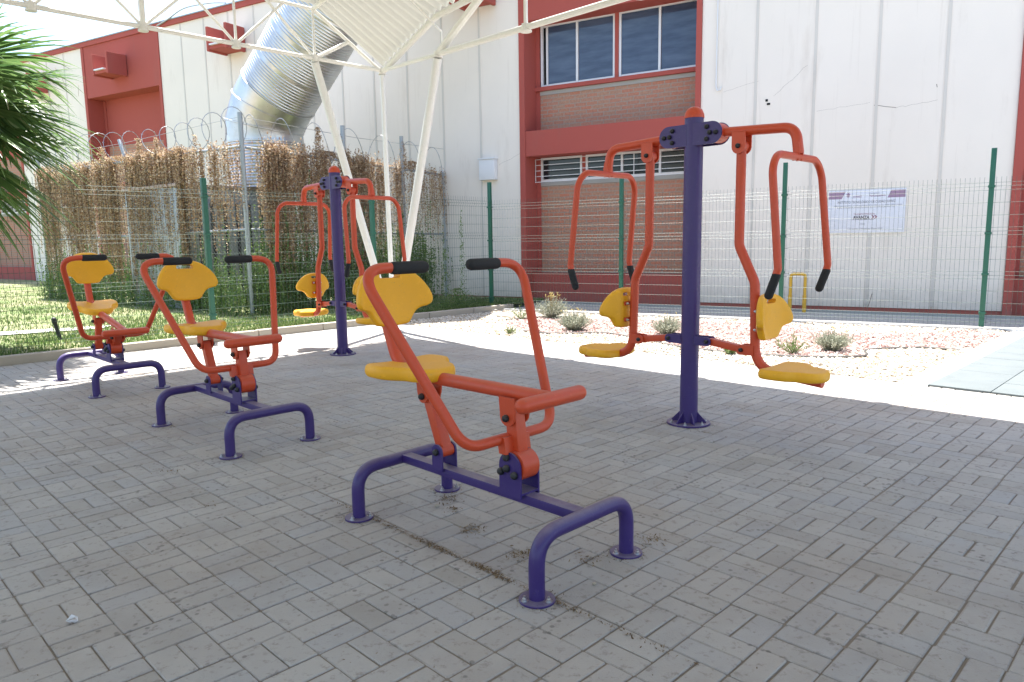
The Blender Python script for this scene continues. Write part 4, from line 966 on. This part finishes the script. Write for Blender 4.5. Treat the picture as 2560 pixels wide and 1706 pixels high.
# flat stones by the corner
bm = bmesh.new()
lathe(bm, [(0, 0), (.17, 0), (.19, .03), (.12, .055), (0, .06)], (0, 0, 0), 9); tag(build('stone', bm, MAT['stone'], None, 0, loc=V(-.42, 13.45, 0)), 'pale flat rock at the foot of the corner fence post', 'rock')
bm = bmesh.new(); lathe(bm, [(0, 0), (.22, 0), (.2, .03), (0, .035)], (0, 0, 0), 8); tag(build('stone', bm, MAT['stone'], None, 0, loc=V(-1.5, 13.0, .05)), 'pale rock among weeds left of the corner fence post', 'rock')
bm = bmesh.new(); box(bm, 0, .38, 0, .10, 0, .03, .01, Matrix.Rotation(R(-48), 4, 'Z')); tag(build('broken_kerb', bm, MAT['kerb'], None, 30, loc=V(-.26, 12.35, 0)), 'short broken piece of concrete lying on the pale gravel', 'rubble')

# ------------------------------------------------------------------ lawn grass
def grass():
    r = random.Random(9); bm = bmesh.new(); k = 0
    while k < 80000:
        b = KB - .2 - r.random() ** 1.7 * 17; a = r.uniform(-2, 15 - (b - KB) * .9); q = AB(a, b, 0)
        if q.y > 34 or (q - P0).dot(Fn) > -.3: continue
        if (q - C1).dot(V(-da.y, da.x, 0)) * (1 if V(-da.y, da.x, 0).y > 0 else -1) > .05 and (q - C1).dot(V(db.y, -db.x, 0)) < -.05 and q.x > -11: continue
        dn = noise.noise(V(q.x * .6, q.y * .6, 0)) + .5 * noise.noise(V(q.x * 2, q.y * 2, 3))
        if dn < -.12 and r.random() < .6: k += 1; continue
        far = (q.y + abs(q.x)) / 20; h = r.uniform(.018, .042) * (1 + far); wd = .004 * (1 + 1.5 * far); z = .075
        a_ = r.uniform(0, 6.28); u = V(math.cos(a_), math.sin(a_), 0); q = V(q.x, q.y, z); tip = q + V(r.gauss(0, .02), r.gauss(0, .02), h)
        bm.faces.new([bm.verts.new(c) for c in (q - u * wd, q + u * wd, tip)]); k += 1
    tag(build('grass', bm, MAT['grass'], None, 0), 'short patchy green grass behind the left fence', 'grass', kind='stuff')
grass()
# things in the lawn
st = empty('pipe_stub', (-6.05, 9.55, .07)); tag(st, 'short black capped pipe leaning out of the grass behind the left fence', 'pipe')
bm = bmesh.new(); tube(bm, [(.03, 0, -.02), (-.03, 0, .24)], .024, 10); build('pipe', bm, MAT['cap'], st)
bm = bmesh.new(); tube(bm, [(-.030, 0, .24), (-.038, 0, .285)], .032, 10, dome=True); build('pipe_cap', bm, MAT['cap'], st)
ty = empty('tyre_on_block', (-14.35, 19.6, .1)); tag(ty, 'dark rounded tyre on a pale block, cut off by the left edge beyond the lawn', 'tyre'); ty.name = 'tyre_planter'  # tyre leaning on a pale block, form guessed from its visible edge
bm = bmesh.new(); pts = [V(.38 * math.cos(a), 0, .42 + .38 * math.sin(a)) for a in [R(k * 15) for k in range(25)]]; tube(bm, pts, .11, 10, caps=False); build('tyre', bm, MAT['tyre'], ty)
bm = bmesh.new(); box(bm, -.8, .1, -.2, .2, .0, .42, .03); build('block', bm, MAT['band'], ty)
bm = bmesh.new(); bm.faces.new([bm.verts.new(q) for q in (AB(1.5, KB - 2.6, .10), AB(3.2, KB - 2.2, .10), AB(3.5, KB - 2.55, .10), AB(1.5, KB - 3.1, .10))]); tag(build('path', bm, MAT['band'], None, 0), kind='structure')

# ------------------------------------------------------------------ litter on the paving
def litter():
    r = random.Random(21); bm = bmesh.new()
    def piece(x, y, s):
        c = V(x, y, .002 + s * .25); u = V(r.gauss(0, 1), r.gauss(0, 1), r.gauss(0, .35)).normalized() * s; v = V(-u.y, u.x, r.gauss(0, .3) * s).normalized() * s * r.uniform(.2, .8); quad(bm, c, u, v)
    # along the dirty joint under the nearest machine
    b0 = None
    for k in range(1500):
        t = min(1, max(0, r.gauss(.5, .22))); x = -1.0 + (.55 + 1.0) * t; y = 3.62 - 1.55 * t
        b = round(((x - y) * ISQ / .2) + 17.897); w_ = abs(math.sin(t * 19)) * .6 + .4
        x += r.gauss(0, .012 * w_); y += r.gauss(0, .012 * w_); piece(x, y, r.uniform(.003, .011) * w_)
    for cx, cy, n, sp in ((.30, 2.82, 40, .03), (.60, 3.0, 50, .035), (-.33, 3.55, 60, .035), (-.30, 3.40, 30, .02), (-1.55, 3.5, 8, .03), (.02, 2.88, 60, .03), (-2.0, 4.1, 30, .05), (1.25, 4.8, 15, .08), (-.2, 3.15, 70, .03)):
        for k in range(n * 2): piece(cx + r.gauss(0, sp), cy + r.gauss(0, sp), r.uniform(.002, .011))
    for o in ((-.552, 3.509), (-2.39, 5.366)):  # dark specks ring the feet: dirt that also draws in contact shadow
        for s_ in (0, 1.165):
            for l_ in (-.275, .275):
                fx, fy = o[0] + (s_ + l_) * ISQ, o[1] + (-s_ + l_) * ISQ
                for k in range(110): a = r.uniform(0, 6.283); d_ = .068 + abs(r.gauss(0, .014)); piece(fx + d_ * math.cos(a), fy + d_ * math.sin(a), r.uniform(.002, .006))
    for k in range(220): a = r.uniform(0, 6.283); d_ = .153 + abs(r.gauss(0, .02)); piece(1.247 + d_ * math.cos(a), 5.002 + d_ * math.sin(a), r.uniform(.002, .006))  # same dirt and drawn contact shadow around the press base
    for k in range(700):
        y = 1.4 + 9 * r.random() ** 1.5; x = r.uniform(-.8, .8) * y
        if (x + y) * ISQ < GA - .1 and (x - y) * ISQ > KB + .1: piece(x, y, r.uniform(.0015, .006))
    tag(build('dry_leaf_litter', bm, MAT['litter'], None, 0), 'dry leaf crumbs scattered along the joints of the paving', 'litter', kind='stuff')
litter()
bm = bmesh.new()
for f in range(2):
    P = [V(.022 * math.cos(a) * (1.2 if k % 2 else .8), .011 * math.sin(a), .004 + .010 * (k % 3) * f) for k, a in enumerate([R(60 * j) for j in range(6)])]; bm.faces.new([bm.verts.new(q) for q in P])
tag(build('paper_scrap', bm, MAT['plastic'], None, 0, loc=V(-1.56, 2.38, .003)), 'small torn white paper scrap on the paving at the lower left', 'litter')
for (x, y, s, lb) in ((-.385, 3.44, .014, 'small reddish pebble beside the rear foot of the nearest rowing machine'), (.125, 3.02, .009, 'small grey pebble on the paving under the nearest rowing machine'), (.30, 2.60, .009, 'tiny reddish pebble between the front feet of the nearest rowing machine')):
    bm = bmesh.new(); bmesh.ops.create_icosphere(bm, subdivisions=2, radius=s)
    for v in bm.verts: v.co = V(v.co.x, v.co.y * .8, v.co.z * .7 + s * .6) * (1 + .15 * noise.noise(v.co * 80))
    tag(build('pebble', bm, MAT['litter'], None, 0, loc=V(x, y, 0)), lb, 'pebble')
